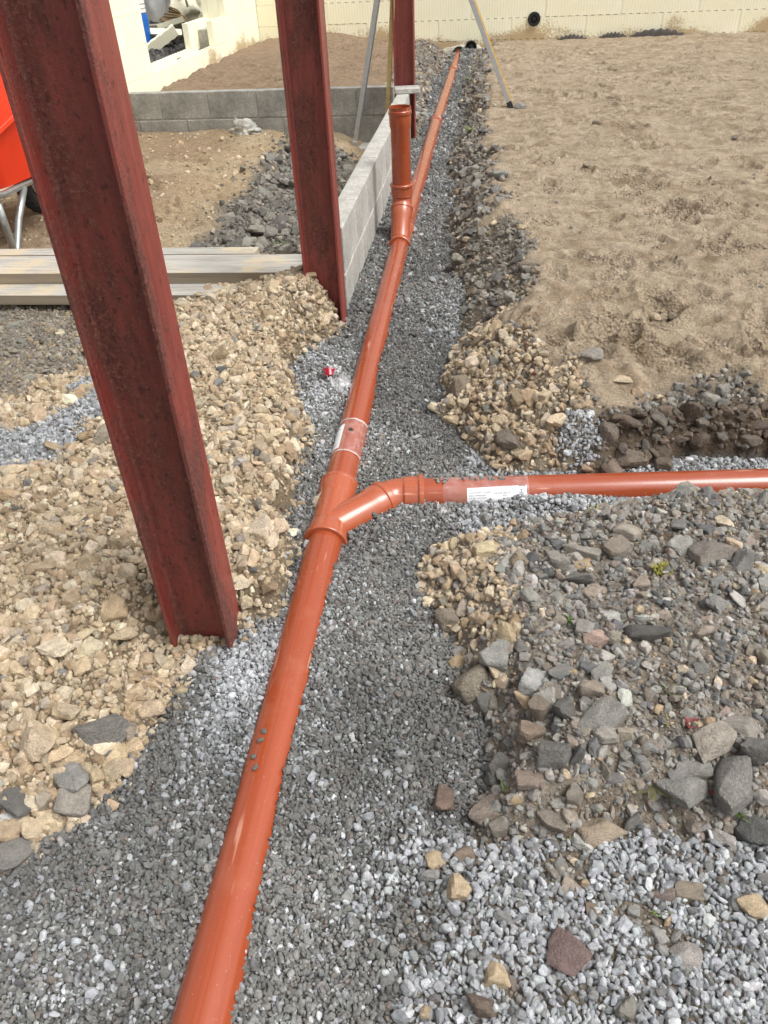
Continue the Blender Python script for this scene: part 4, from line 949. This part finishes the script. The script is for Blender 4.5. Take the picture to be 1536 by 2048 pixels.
# ------------------------------------------------------------------ wheelbarrow
def wheelbarrow(loc, rz):
    e = empty('wheelbarrow', loc, (0, 0, rz), label='red wheelbarrow with silver tube frame parked behind the rusty column', cat='wheelbarrow')
    # local: +y to the wheel; tray
    lv = [(-.26, .26, -.30, .26, .30), (-.29, .29, -.36, .36, .42), (-.325, .325, -.42, .52, .53)]
    def loop(x0, x1, y0, y1, z, zf, r, n=6):
        out = []
        for cx_, cy_, a0 in ((x1 - r, y1 - r, 0), (x0 + r, y1 - r, 90), (x0 + r, y0 + r, 180), (x1 - r, y0 + r, 270)):
            for k in range(n + 1): a = R(a0 + 90 * k / n); px_, py_ = cx_ + r * math.cos(a), cy_ + r * math.sin(a); out.append((px_, py_, z + zf * max(0, (py_ - y0) / (y1 - y0)) ** 1.5))
        return out
    rings = [loop(-.20, .20, -.24, .20, .31, .0, .06), loop(-.245, .245, -.29, .25, .318, .0, .09), loop(-.29, .29, -.36, .40, .46, .12, .10), loop(-.325, .325, -.42, .55, .585, .26, .11),
             loop(-.350, .350, -.445, .575, .590, .265, .12), loop(-.352, .352, -.447, .577, .572, .265, .12), loop(-.325, .325, -.424, .55, .570, .26, .11)]
    rings += [loop(-.319, .319, -.414, .544, .575, .26, .11), loop(-.284, .284, -.354, .394, .462, .12, .10), loop(-.24, .24, -.285, .245, .324, 0, .09), loop(-.195, .195, -.235, .195, .316, 0, .06)]
    # outside up, round the lip, then inside down
    order = [rings[0], rings[1], rings[2], rings[6], rings[5], rings[4], rings[3], rings[7], rings[8], rings[9], rings[10]]
    v = [p for r_ in order for p in r_]; n = len(order[0]); f = []
    for i in range(len(order) - 1):
        for k in range(n): a = i * n + k; b_ = i * n + (k + 1) % n; f.append((a, b_, b_ + n, a + n))
    f.append(tuple(range(n))[::-1]); f.append(tuple(range((len(order) - 1) * n, len(order) * n)))
    tr_ = mesh_obj('tray', v, f, 'barrow_red', e, True); autosmooth(tr_, 40)
    for bx, by in ((-.18, .40), (.18, .40)):
        MB().sweep([(bx, by - .004, .50), (bx, by - .010, .506)], .010, 10).build('bolt', 'galvanised', tr_, True)
    for s in (-1, 1):
        MB().sweep([(s * .28, -.95, .52), (s * .27, -.55, .36), (s * .25, -.28, .296), (s * .2, .2, .29), (s * .085 - .06, .38, .24), (s * .075 - .06, .46, .20)], .019, 12).build('side_rail', 'chrome_tube', e, True)
        MB().sweep([(s * .25, -.34, .30), (s * .245, -.33, .15), (s * .235, -.315, .012), (s * .235, -.30, .0), (s * .235, -.28, .012), (s * .24, -.20, .15), (s * .24, -.08, .285)], .0195, 12).build('leg', 'chrome_tube', e, True)
        MB().sweep([(s * .28, -.95, .52), (s * .283, -1.06, .56)], .020, 12).build('grip', 'black_rubber', e, True)
    MB().sweep([(-.245, -.345, .292), (.245, -.345, .292)], .014, 12).build('cross_bar', 'chrome_tube', e, True)
    MB().box(-.27, .27, -.35, -.33, .268, .305, .003).build('cross_plate', 'galvanised', e)
    wl = empty('wheel', (-.06, .44, .195)); wl.parent = e
    v = []; f = []; N, K = 48, 14
    for i in range(N):
        a = 2 * math.pi * i / N
        for k in range(K):
            b_ = 2 * math.pi * k / K; rr = .145 + .047 * math.cos(b_) + (.006 * (1 if (i + k) % 2 else -1) if abs(math.sin(b_)) < .75 and math.cos(b_) > 0 else 0); v.append((.046 * math.sin(b_), rr * math.cos(a), rr * math.sin(a)))
    for i in range(N):
        for k in range(K): f.append((i * K + k, i * K + (k + 1) % K, ((i + 1) % N) * K + (k + 1) % K, ((i + 1) % N) * K + k))
    mesh_obj('tyre', v, f, 'black_rubber', wl, False)
    v, f = lathe([(-.04, .0), (-.04, .03), (-.02, .05), (-.028, .098), (.028, .098), (.02, .05), (.04, .03), (.04, .0)], 32); autosmooth(mesh_obj('rim', v, f, 'galvanised', wl, True))
    return e
zb_ = float(terrain(np.array([-2.60]), np.array([4.10]))[0])
wheelbarrow((-2.78, 4.36, zb_ - .006), R(-7))

# ------------------------------------------------------------------ laser tripod
def tripod():
    zR = float(terrain(np.array([.209]), np.array([7.19]))[0])
    top = Vector((-.62, 7.20, 1.90)); feet = [(Vector((.209, 7.19, zR)), 'aluminium'), (Vector((-1.138, 7.235, -.043)), 'aluminium'), (Vector((-.86, 7.27, -.0435)), 'dusty_timber')]
    e = empty('tripod', (-.55, 7.2, 0), label='aluminium and yellow survey tripod standing astride the block wall', cat='tripod'); inv = Matrix.Translation((-.55, 7.2, 0)).inverted()
    MB().sweep([top - Vector((.55 * -1, 7.2, .03)), top - Vector((-.55, 7.2, -.03))], .085, 24).build('head', 'aluminium', e, True)
    for k, (ft_, mt) in enumerate(feet):
        d_ = (ft_ - top); L = d_.length; d_.normalize(); hip = top + Vector((.075 if k == 0 else -.07, [0, -.03, .04][k], -.02)); dd = (ft_ - hip); L = dd.length
        q = MB().box(0, L - .05, -.019, .019, -.010, .010, .002).build('leg', mt, e); frame(q, hip, dd, (0, -1, .2)); q.matrix_parent_inverse = inv
        if mt == 'aluminium':
            s_ = 1 if k == 0 else -1
            q2 = MB().box(.02, L - .06, .0195, .0285, -.006, .006).build('yellow_strip' if k == 0 else 'leg_rail', 'yellow_strip' if k == 0 else 'galvanised', q)
        q3 = MB().box(L - .055, L + .004, -.022, .022, -.014, .014, .004).build('rubber_foot', 'black_rubber' if k == 0 else 'aluminium', q)
tripod()

# ------------------------------------------------------------------ single stones that stand out, placed where they lie
def boulder(px, py, wpx, hpx, c, label, seed, tilt=None, emb=.5, flat=.7, sub=4):
    x, y, z, dist = hit(px, py + hpx * .28)
    k = dist / FPX; a = wpx * k / 2 * .96
    hh = max(hpx * k / 2 * 1.05, .35 * a)
    rs = np.random.default_rng(seed); me = rock_mesh('boulder', seed, sub, 'loose_stone', (1, 1, 1), 9, .022, 26, .60)
    o = put('boulder', me); zz = hh * .95; o.scale = (a, min(a, hh) * .95, zz * .82)
    o.rotation_euler = (rs.normal(0, .15), tilt if tilt is not None else rs.normal(0, .2), rs.normal(0, .35)); o.location = (x, y + .25 * hh, z + zz * .82 * (1 - emb) * .75); o.color = (*c, 1)
    c = np.array(c); lu = float(c @ np.array([.3, .6, .1])); o.color = (*(c * .62 + lu * .22 + lin(140, 130, 116) * .16), 1)
    tag(o, label, 'stone'); return o
g0, g1, g2, g3 = lin(150, 149, 144), lin(128, 126, 121), lin(106, 106, 104), lin(172, 170, 164)
t0, t1, t2 = lin(204, 176, 132), lin(184, 158, 118), lin(216, 190, 148)
b0_, b1_ = lin(140, 118, 98), lin(118, 98, 82)
BL = [(205, 1462, 112, 78, g1, 'largest smooth grey boulder on the tan stones at the gravel edge'), (146, 1556, 64, 52, g0, 'grey stone just below the largest grey boulder'),
 (146, 1606, 66, 62, lin(156, 148, 136), 'squat beige grey stone at the edge of the tan stones'), (30, 1602, 76, 46, g2, 'dark slate grey stone above the white stone'),
 (18, 1640, 46, 30, lin(226, 226, 224), 'small white stone among tan and grey ones'), (16, 1716, 76, 62, g1, 'round grey stone lowest on the tan heap'),
 (62, 1660, 42, 62, t2, 'upright pointed tan stone beside the white stone'), (125, 1425, 78, 32, t2, 'long flat tan slab uphill of the largest grey boulder'), (90, 1132, 72, 28, t0, 'long tan slab left of the rusty column'),
 (470, 930, 32, 34, lin(160, 152, 140), 'round grey stone among tan stones right of the rusty column'), (466, 682, 28, 24, lin(150, 146, 138), 'small grey stone near the top of the tan heap'), (205, 872, 54, 42, lin(162, 148, 124), 'broad brown grey stone beside the pale gravel patch'),
 (110, 898, 40, 18, t1, 'flat tan stone lying on the pale gravel patch'), (245, 1085, 48, 36, t1, 'thick tan stone touching the rusty column'), (640, 1000, 40, 28, t2, 'tan stone in the gravel left of the wye junction'), (660, 960, 28, 20, t1, 'small tan stone left of the wye junction'),
 (1000, 842, 38, 34, t0, 'orange tan stone on the platform corner'), (1014, 880, 48, 44, lin(126, 114, 98), 'dark brown grey stone on the platform corner'), (925, 768, 56, 36, lin(150, 132, 104), 'brown stone at the foot of the platform corner'),
 (902, 842, 36, 28, t0, 'tan stone at the gravel edge of the platform corner'), (1045, 908, 48, 32, t0, 'tan slab standing above the branch pipe'), (1000, 932, 36, 14, t0, 'thin tan stone touching the branch pipe'), (1258, 922, 66, 48, lin(132, 116, 98), 'brown wedge stone at the foot of the soil face'),
 (1310, 634, 26, 20, t2, 'lone tan stone lying on the sand'), (1345, 632, 20, 14, lin(150, 134, 108), 'small brown stone beside the lone tan stone'), (1040, 212, 20, 13, g0, 'grey stone beside the black tripod foot'),
 (1250, 762, 54, 14, t2, 'long pale yellow stone on the platform lip'), (1185, 712, 44, 30, lin(156, 148, 138), 'grey slab at the rim of the sand'), (1216, 868, 40, 62, lin(122, 106, 90), 'tall brown stone set in the soil face'), (1320, 925, 40, 40, lin(112, 96, 82), 'brown block at the base of the soil face'),
 (1360, 880, 44, 24, lin(118, 102, 88), 'brown slab jutting from the soil face'), (1400, 850, 34, 30, lin(116, 104, 92), 'grey brown stone high in the soil face'), (1520, 850, 42, 30, lin(112, 92, 82), 'reddish brown stone in the soil face'), (1500, 885, 40, 24, lin(110, 94, 82), 'dull brown stone low in the soil face'),
 (985, 1312, 64, 70, lin(160, 160, 154), 'pale grey wedge on the tan side of the mound'), (1040, 1292, 40, 30, g1, 'grey stone behind the pale grey wedge'), (940, 1362, 78, 78, lin(150, 138, 116), 'big brown block at the mound foot in the dark gravel'), (972, 1402, 42, 36, g1, 'flat grey stone tucked under the big brown block'),
 (892, 1242, 50, 50, lin(142, 128, 108), 'brown stone on the tan patch of the mound'), (888, 1205, 34, 32, lin(148, 140, 118), 'greenish tan stone on the tan patch'), (1068, 1365, 52, 64, lin(180, 180, 176), 'pale block with a bright top on the mound flank'), (1120, 1342, 62, 44, g1, 'rounded grey stone behind the pale block'),
 (1182, 1375, 58, 46, lin(158, 142, 124), 'rounded mottled brown stone in the middle of the mound'), (1196, 1278, 58, 36, lin(206, 170, 152), 'pink veined stone on the mound'), (1290, 1268, 96, 38, lin(92, 92, 92), 'long dark slate slab beside the pink stone'), (1165, 1252, 42, 38, lin(172, 168, 158), 'pale grey stone behind the pink stone'),
 (1120, 1122, 42, 44, lin(158, 152, 142), 'upright grey stone on the upper mound'), (1165, 1104, 74, 34, lin(164, 156, 144), 'wide pale stone on the upper mound'), (1235, 1098, 50, 42, lin(150, 136, 120), 'brown stone beside the wide pale stone'), (1252, 1066, 62, 32, lin(176, 164, 146), 'light tan stone near the branch pipe gravel'),
 (1155, 1156, 68, 28, g1, 'flat long grey stone across the upper mound'), (1058, 1192, 44, 42, lin(158, 158, 148), 'pale greenish stone above the tan patch'), (1035, 1118, 42, 50, lin(160, 144, 112), 'yellowish block at the head of the tan patch'), (1425, 1106, 84, 50, lin(136, 126, 116), 'broad flat slab bedded in the upper mound'),
 (1200, 1432, 92, 56, lin(150, 149, 142), 'long grey slab lying aslant on the mound'), (1082, 1420, 46, 62, lin(142, 126, 108), 'tilted brown slab on the mound flank'), (1130, 1418, 46, 60, g2, 'dark grey pyramid stone on the mound flank'), (1256, 1468, 40, 40, lin(184, 170, 146), 'round tan cobble on the mound'),
 (1212, 1472, 58, 36, lin(168, 160, 148), 'thin pale wedge beside the round cobble'), (1425, 1482, 92, 54, lin(176, 164, 148), 'large pale flat stone by the red weeds'), (1482, 1456, 68, 44, lin(158, 150, 140), 'thick pale stone behind the large flat one'), (1512, 1502, 56, 62, g2, 'dark grey block near the weeds'),
 (1362, 1576, 78, 68, lin(142, 142, 136), 'grey pyramid shaped stone near the mound foot'), (1466, 1552, 106, 82, lin(136, 134, 128), 'biggest grey boulder on the mound'), (1380, 1538, 78, 42, lin(148, 146, 140), 'grey slab beside the biggest boulder'), (1512, 1652, 78, 66, lin(90, 94, 96), 'dark blue grey block above the pale gravel'),
 (1108, 1508, 62, 86, lin(114, 114, 112), 'tall dark leaf shaped stone leaning on the mound flank'), (1156, 1508, 22, 70, lin(112, 114, 114), 'narrow dark slab standing upright'), (1060, 1466, 52, 46, b0_, 'brown stone under the leaning dark stone'), (1002, 1530, 52, 44, g2, 'dark grey stone at the mound foot'),
 (988, 1560, 46, 38, g2, 'second dark grey stone lower at the mound foot'), (1060, 1558, 56, 36, lin(142, 122, 108), 'pinkish brown stone under the leaning slab'), (886, 1600, 54, 54, lin(132, 104, 88), 'lone reddish brown stone in the dark gravel'), (970, 1618, 74, 48, lin(140, 124, 110), 'brown stone at the corner of the mound'),
 (992, 1650, 36, 46, lin(140, 132, 118), 'small upright block at the corner of the mound'), (1208, 1662, 100, 52, lin(170, 150, 122), 'long tan slab at the edge of the pale gravel'), (1264, 1642, 26, 56, g0, 'narrow grey block beside the long tan slab'), (1150, 1588, 36, 62, lin(148, 138, 124), 'upright stone in brown soil'), (1105, 1640, 60, 44, lin(140, 128, 114), 'low brown grey stone in brown soil'),
 (868, 1718, 38, 36, t0, 'tan cobble at the edge of the pale gravel'), (926, 1712, 40, 34, b0_, 'brown cobble beside the tan cobble'), (915, 1776, 46, 56, t0, 'wedge of tan stone on the pale gravel'), (990, 1952, 54, 50, t0, 'square tan block on the pale gravel'),
 (960, 2012, 46, 70, b1_, 'dark brown upright wedge in the pale gravel'), (1132, 1912, 74, 62, lin(128, 100, 98), 'flat maroon slab half buried in pale gravel'), (855, 2026, 30, 22, t0, 'small tan pebble in the pale gravel'), (1256, 2016, 40, 52, lin(140, 136, 126), 'grey upright stone in the pale gravel'),
 (1508, 1812, 58, 40, t0, 'tan stone near the weeds on pale gravel'), (1326, 1792, 50, 30, lin(140, 122, 114), 'mauve brown stone beside the dark weed'), (1382, 1790, 58, 36, lin(142, 128, 108), 'brown flat stone beside the dark weed'), (1188, 1822, 30, 28, b0_, 'brown chip on the bare soil'), (1168, 1766, 18, 34, t1, 'narrow tan chip standing in pale gravel'),
 (1180, 930, 24, 14, lin(176, 150, 112), 'tan chip behind the branch pipe'), (905, 478, 30, 24, g2, 'dark stone in the trench at the platform foot'), (1002, 350, 30, 18, lin(170, 172, 168), 'pale flat stone on the far platform edge'), (925, 332, 20, 18, g2, 'small stone down in the far trench'),
 (1195, 245, 22, 9, lin(140, 122, 98), 'dark clod on the sand beyond the tripod foot'), (1468, 275, 14, 12, lin(134, 126, 114), 'dark stone on the far sand'), (1180, 332, 24, 14, lin(160, 144, 112), 'sandy clod with a yellow mark'), (455, 1040, 1, 1, t1, '')]
for i, (px_, py_, w_, h_, c_, lb) in enumerate(BL):
    if lb: boulder(px_, py_, w_, h_, c_, lb, 900 + i, sub=4 if w_ > 50 else 3)
# shovelled concrete lump by the dark wall
o = blob('mortar_lump', (-2.12, 7.30, .10), (.13, .07, .08), 12, 'concrete_block', 4, .5, 2.5, label='pale lump of hardened mortar at the foot of the dark block wall', cat='mortar')

# ------------------------------------------------------------------ weeds
def blade(mb, base, d_, L, w_, droop, n=5):
    p = Vector(base); d_ = Vector(d_).normalized(); side = d_.cross(Vector((0, 0, 1))); side = side.normalized() if side.length > 1e-4 else Vector((1, 0, 0))
    v = []; f = []
    for i in range(n + 1):
        t_ = i / n; ww = w_ * (1 - t_) ** .7 * (.6 + .8 * t_ * (1 - t_) * 2)
        v += [tuple(p - side * ww), tuple(p + side * ww)]; dd = (d_ + Vector((0, 0, -droop * t_ * 1.6))).normalized(); p = p + dd * (L / n)
    for i in range(n): f.append((2 * i, 2 * i + 1, 2 * i + 3, 2 * i + 2))
    mb.add(v, f)
def tuft(px_, py_, n, L, w_, mat, label, name='grass_tuft', spread=.6, droop=.4, cat='plant'):
    x, y, z, _ = hit(px_, py_); e = empty(name, (x, y, z - .004), label=label, cat=cat); r_ = random.Random(int(px_ * 7 + py_))
    for i in range(n):
        mb = MB(); a = r_.uniform(0, 6.28); blade(mb, (r_.uniform(-.006, .006), r_.uniform(-.006, .006), 0), (math.cos(a) * spread, math.sin(a) * spread, 1 - spread * .5), L * r_.uniform(.55, 1.1), w_, droop * r_.uniform(.4, 1.4)); mb.build('blade', mat, e, True)
    return e
def rosette(px_, py_, n, L, w_, mat, label, lift=.3):
    x, y, z, _ = hit(px_, py_); e = empty('weed', (x, y, z + .002), label=label, cat='plant'); r_ = random.Random(int(px_ * 3 + py_))
    for i in range(n):
        a = 6.283 * i / n + r_.uniform(-.3, .3); d_ = Vector((math.cos(a), math.sin(a), lift)).normalized(); side = Vector((-math.sin(a), math.cos(a), .15)); LL = L * r_.uniform(.7, 1.1); v = []; f = []; m_ = 6
        for k in range(m_ + 1):
            t_ = k / m_; ww = w_ * (math.sin(math.pi * min(1, t_ * .92 + .06)) ** .7) * (1 + .3 * (k % 2)); c0 = d_ * LL * t_ + Vector((0, 0, -.25 * LL * t_ * t_)); v += [tuple(c0 - side * ww), tuple(c0 + Vector((0, 0, -ww * .35))), tuple(c0 + side * ww)]
        for k in range(m_): f += [(3 * k, 3 * k + 1, 3 * k + 4, 3 * k + 3), (3 * k + 1, 3 * k + 2, 3 * k + 5, 3 * k + 4)]
        mesh_obj('leaf', v, f, mat, e, True)
    return e
def cushion(px_, py_, rad, n, mat, label):
    x, y, z, _ = hit(px_, py_); e = empty('moss_clump', (x, y, z), label=label, cat='moss'); mb = MB(); r_ = random.Random(int(px_))
    for i in range(n):
        a = r_.uniform(0, 6.28); q = rad * math.sqrt(r_.random()); blade(mb, (q * math.cos(a), q * math.sin(a), -.003), (r_.gauss(0, .6), r_.gauss(0, .6), 1), r_.uniform(.008, .020), .0026, .3, 2)
    o = mb.build('sprigs', mat, e, True, kind='stuff'); return e
cushion(1325, 1142, .022, 190, 'moss', 'yellow green moss cushion on the upper mound'); cushion(1138, 1243, .010, 60, 'leaf_green', 'tiny green seedling by the pale stone')
tuft(1350, 1392, 7, .045, .0022, 'leaf_green', 'upright bright green grass blades on the mound'); tuft(1150, 1672, 9, .05, .0022, 'leaf_green', 'green grass tuft beside the long tan slab', droop=.9); tuft(1466, 1628, 9, .055, .002, 'leaf_green', 'thin green grass beside the biggest boulder')
tuft(1190, 1022, 26, .035, .0016, 'leaf_dry', 'dry yellowish grass tuft beside the branch pipe', spread=.9); tuft(1322, 1825, 5, .04, .0024, 'leaf_green', 'green grass blades by the dark weed'); tuft(1010, 1590, 6, .03, .0024, 'leaf_green', 'small green sprout at the mound foot')
tuft(1522, 835, 14, .04, .0018, 'leaf_dry', 'pale dry tuft hanging on the soil face', spread=1.0); tuft(942, 262, 26, .10, .005, 'leaf_green', 'green weed at the far trench edge', spread=.9); tuft(560, 492, 18, .06, .004, 'leaf_green', 'green weed in the dark rubble beside the boards', spread=.9)
tuft(1335, 1445, 9, .03, .0016, 'leaf_dry', 'pale dry sprig near the red weed'); tuft(935, 160, 18, .1, .006, 'leaf_green', 'faint green weed deep in the far trench', spread=.9)
rosette(1380, 1452, 14, .024, .0035, 'leaf_red', 'bushy dark red weed on the mound', .9); rosette(1432, 1572, 6, .032, .009, 'leaf_red', 'flat red leaved rosette below the biggest boulder', .15); rosette(1302, 1578, 9, .042, .0048, 'leaf_dark', 'large brown green rosette weed in bare soil', .3)
rosette(1345, 1822, 10, .040, .006, 'leaf_dark', 'dark leafy weed in the pale gravel', .2); rosette(1060, 692, 7, .03, .007, 'leaf_red', 'small red weed on the platform corner', .7); rosette(1075, 752, 7, .028, .006, 'leaf_red', 'second red weed lower on the platform corner', .7)

# ------------------------------------------------------------------ litter
x, y, z, _ = hit(658, 760)
e = empty('crushed_cup', (x, y, z), label='crushed maroon plastic cup on the gravel left of the pipe', cat='litter')
v, f = lathe([(0, .0), (0, .022), (.004, .0245), (.034, .0225), (.034, .020), (.006, .021), (.006, 0)], 18)
v = [(p[0] * (1 + .15 * math.sin(9 * p[1] * 40)), p[1] * .8, p[2] + .003 * math.sin(p[0] * 300)) for p in v]
q = mesh_obj('cup', v, f, 'maroon_plastic', e, False); q.rotation_euler = (.2, -1.0, 1.9); q.location = (0, 0, .016)
mb = MB(); blade(mb, (.008, .03, .02), (.3, 1, .5), .03, .012, .5, 4); mb.build('torn_strip', 'maroon_plastic', e)
def film(px_, py_, sx, sy, label, seed, rz=0, zoff=.012):
    x, y, z, _ = hit(px_, py_); n = 14; v = []; f = []; r_ = np.random.default_rng(seed)
    for i in range(n + 1):
        for j in range(n + 1):
            u, w_ = i / n - .5, j / n - .5; X = u * sx * (1 + .3 * w_); Y_ = w_ * sy * (1 - .3 * u); v.append((X, Y_, .010 * math.sin(7 * u + seed) * math.cos(6 * w_) + .006 * math.sin(19 * u * w_ * 3 + 8 * w_) + r_.normal(0, .0016)))
    for i in range(n):
        for j in range(n): a = i * (n + 1) + j; f.append((a, a + 1, a + n + 2, a + n + 1))
    o = mesh_obj('plastic_film', v, f, 'litter_film', None, False, label=label, cat='litter'); o.location = (x, y, z + zoff); o.rotation_euler = (.15, -.1, rz)
film(684, 775, .07, .11, 'crumpled clear plastic wrapper leaning on the drain pipe', 2, .5, .018); film(672, 745, .05, .05, 'small clear scrap behind the maroon cup', 5, .2); film(885, 1025, .03, .05, 'torn clear film hanging below the branch pipe', 8, .1, .012)

# ------------------------------------------------------------------ beyond the window opening
def crumple(name, loc, sc, seed, mat, label, cat, amp=.35, rz=0):
    v, f = ICO[4]; v = np.sign(v) * np.abs(v) ** .75
    p = v * (1 + amp * .6 * n3(v, 1.4, seed) + amp * .8 * (np.abs(n3(v, 2.6, seed + 2)) - .2) + amp * .5 * (np.abs(n3(v, 5.5, seed + 4)) - .2))[:, None]
    o = mesh_obj(name, p * np.array(sc), f, mat, None, True, label=label, cat=cat); o.location = loc; o.rotation_euler = (0, 0, rz); return o
def on(px_, py_, x): 
    v = ray(px_, py_); t_ = x / v[0]; return (x, v[1] * t_, H0 + v[2] * t_)
p = on(303, 22, -4.75); v = []; f = []; NS = 64; prof_ = [(0, .02), (.0, .09), (.03, .15), (.12, .20), (.26, .235), (.40, .255), (.43, .262), (.45, .30), (.50, .285), (.56, .30), (.60, .27), (.585, .25), (.45, .235)]
for i, (hz, rr) in enumerate(prof_):
    for k in range(NS):
        a = 6.2832 * k / NS; sq = (abs(math.cos(a)) ** 3.2 + abs(math.sin(a)) ** 3.2) ** (-1 / 3.2)
        fold = 1 + .055 * math.sin(9 * a + 1.3 * i) + .05 * math.sin(4 * a + .5 * i) + .03 * math.sin(17 * a - i)
        v.append((rr * sq * fold * math.cos(a), rr * sq * fold * math.sin(a) * .9, hz + .02 * math.sin(3 * a + i) + .012 * math.sin(8 * a)))
for i in range(len(prof_) - 1):
    for k in range(NS): f.append((i * NS + k, i * NS + (k + 1) % NS, (i + 1) * NS + (k + 1) % NS, (i + 1) * NS + k))
f.append(tuple(range(NS))[::-1]); bb = mesh_obj('bulk_bag', v, f, 'bag_white', None, True, label='white woven bulk bag standing beyond the window opening', cat='bag'); bb.location = (p[0], p[1], .56); bb.rotation_euler = (.05, .08, .5)
pl_ = MB().box(-.30, .30, -.26, .26, 0, .15, .01).build('pallet_block', 'timber', None, label='timber pallet under the white bulk bag', cat='pallet'); pl_.location = (p[0], p[1], .405)
MB().sweep([(.25, .1, .50), (.36, .12, .56), (.48, .16, .40), (.54, .2, .18)], .016, 8).build('lifting_loop', 'bag_white', bb, True)
p = on(358, 30, -4.7); crumple('bulk_bag', (p[0], p[1], .72), (.42, .34, .34), 8, 'bag_cream', 'crumpled cream bag slumped beside the white bulk bag', 'bag', .55, .2)
p = on(272, 80, -4.3); dr = empty('plastic_drum', (p[0], p[1] , .39), label='blue plastic drum just beyond the window jamb', cat='drum')
v, f = lathe([(0, 0), (0, .17), (.02, .18), (.18, .19), (.20, .195), (.38, .19), (.40, .18), (.40, 0)], 28); q = mesh_obj('body', v, f, 'blue_plastic', dr, True); q.rotation_euler = (0, R(-90), 0); autosmooth(q)
bl = empty('bucket_stack', (p[0], p[1], .792), label='stack of white bucket lids on the blue drum', cat='buckets')
for k in range(4):
    v, f = lathe([(0, 0), (0, .17), (.012, .185), (.040, .185), (.045, .17), (.045, 0)], 28); q = mesh_obj('lid', v, f, 'white_plastic', bl, True); q.rotation_euler = (0, R(-90), 0); q.location = (0, 0, .046 * k); autosmooth(q)
def slab(px_, py_, X, z, L, W, T, rot, label):
    p_ = on(px_, py_, X); o = put('foam_offcut', eps_mesh(L, W, T), label=label, cat='foam offcut'); o.location = (p_[0], p_[1], z); o.rotation_euler = rot; return o
slab(322, 72, -4.1, .52, .42, .22, .065, (R(72), R(6), R(35)), 'tilted white foam offcut beside the blue drum'); slab(352, 66, -4.15, .55, .36, .22, .065, (R(70), R(-12), R(10)), 'white foam offcut lying against the rope coil'); slab(330, 96, -3.95, .46, .44, .12, .065, (R(15), R(-28), R(20)), 'narrow foam offcut lying lowest in the pile')
p = on(345, 52, -4.5); mb = MB()
for k in range(5):
    rr = .22 - .018 * k; mb.sweep([(rr * math.cos(a) * (1 + .06 * math.sin(3 * a + k)), rr * .8 * math.sin(a), .02 * k + .015 * math.sin(2 * a + k)) for a in np.linspace(0, 6.283, 30)], .013, 6, cap=False)
o = mb.build('rope_coil', 'rope', None, True, label='brown coil of rope lying between the bags and foam', cat='rope'); o.location = (p[0], p[1], .60); o.rotation_euler = (.2, .25, 0)
# gravel and bank outside
X = rng.uniform(-5.6, -3.55, 5000); Yy = rng.uniform(7.4, 12.4, 5000); Zz = terrain(X, Yy); s = .022 * rng.lognormal(0, .4, 5000)
stuff('outside_rubble', 'dark grey rubble on the ground beyond the window opening', 'rubble', np.stack([X, Yy, Zz], 1), s, pal(5000, [lin(100, 98, 96), lin(80, 78, 76), lin(124, 120, 114)], [3, 3, 1]), 'p')
X = rng.uniform(-8.6, -5.3, 2600); Yy = rng.uniform(7.0, 16, 2600); Zz = terrain(X, Yy); s = .07 * rng.lognormal(0, .5, 2600)
stuff('bank_rock', 'dark rocky bank behind the formwork wall', 'rock', np.stack([X, Yy, Zz], 1), s, pal(2600, [lin(64, 58, 52), lin(82, 70, 58), lin(50, 48, 46), lin(104, 84, 66)], [3, 2, 3, 1]), 'r')
for k in range(14):
    x = random.uniform(-6.6, -5.5); y = random.uniform(10.5, 14); z = float(terrain(np.array([x]), np.array([y]))[0]); mb = MB(); pts = [Vector((0, 0, -.05))]; d_ = Vector((random.gauss(.3, .4), random.gauss(0, .5), 1))
    for i in range(7): pts.append(pts[-1] + d_.normalized() * .12); d_ += Vector((random.gauss(0, .4), random.gauss(0, .4), -.12))
    o = mb.sweep(pts, [.010 - .0012 * i for i in range(8)], 6).build('dead_branch', 'twig', None, True, label='bare brown branch growing from the dark rocky bank', cat='branch', group='branches on the dark bank'); o.location = (x, y, z)
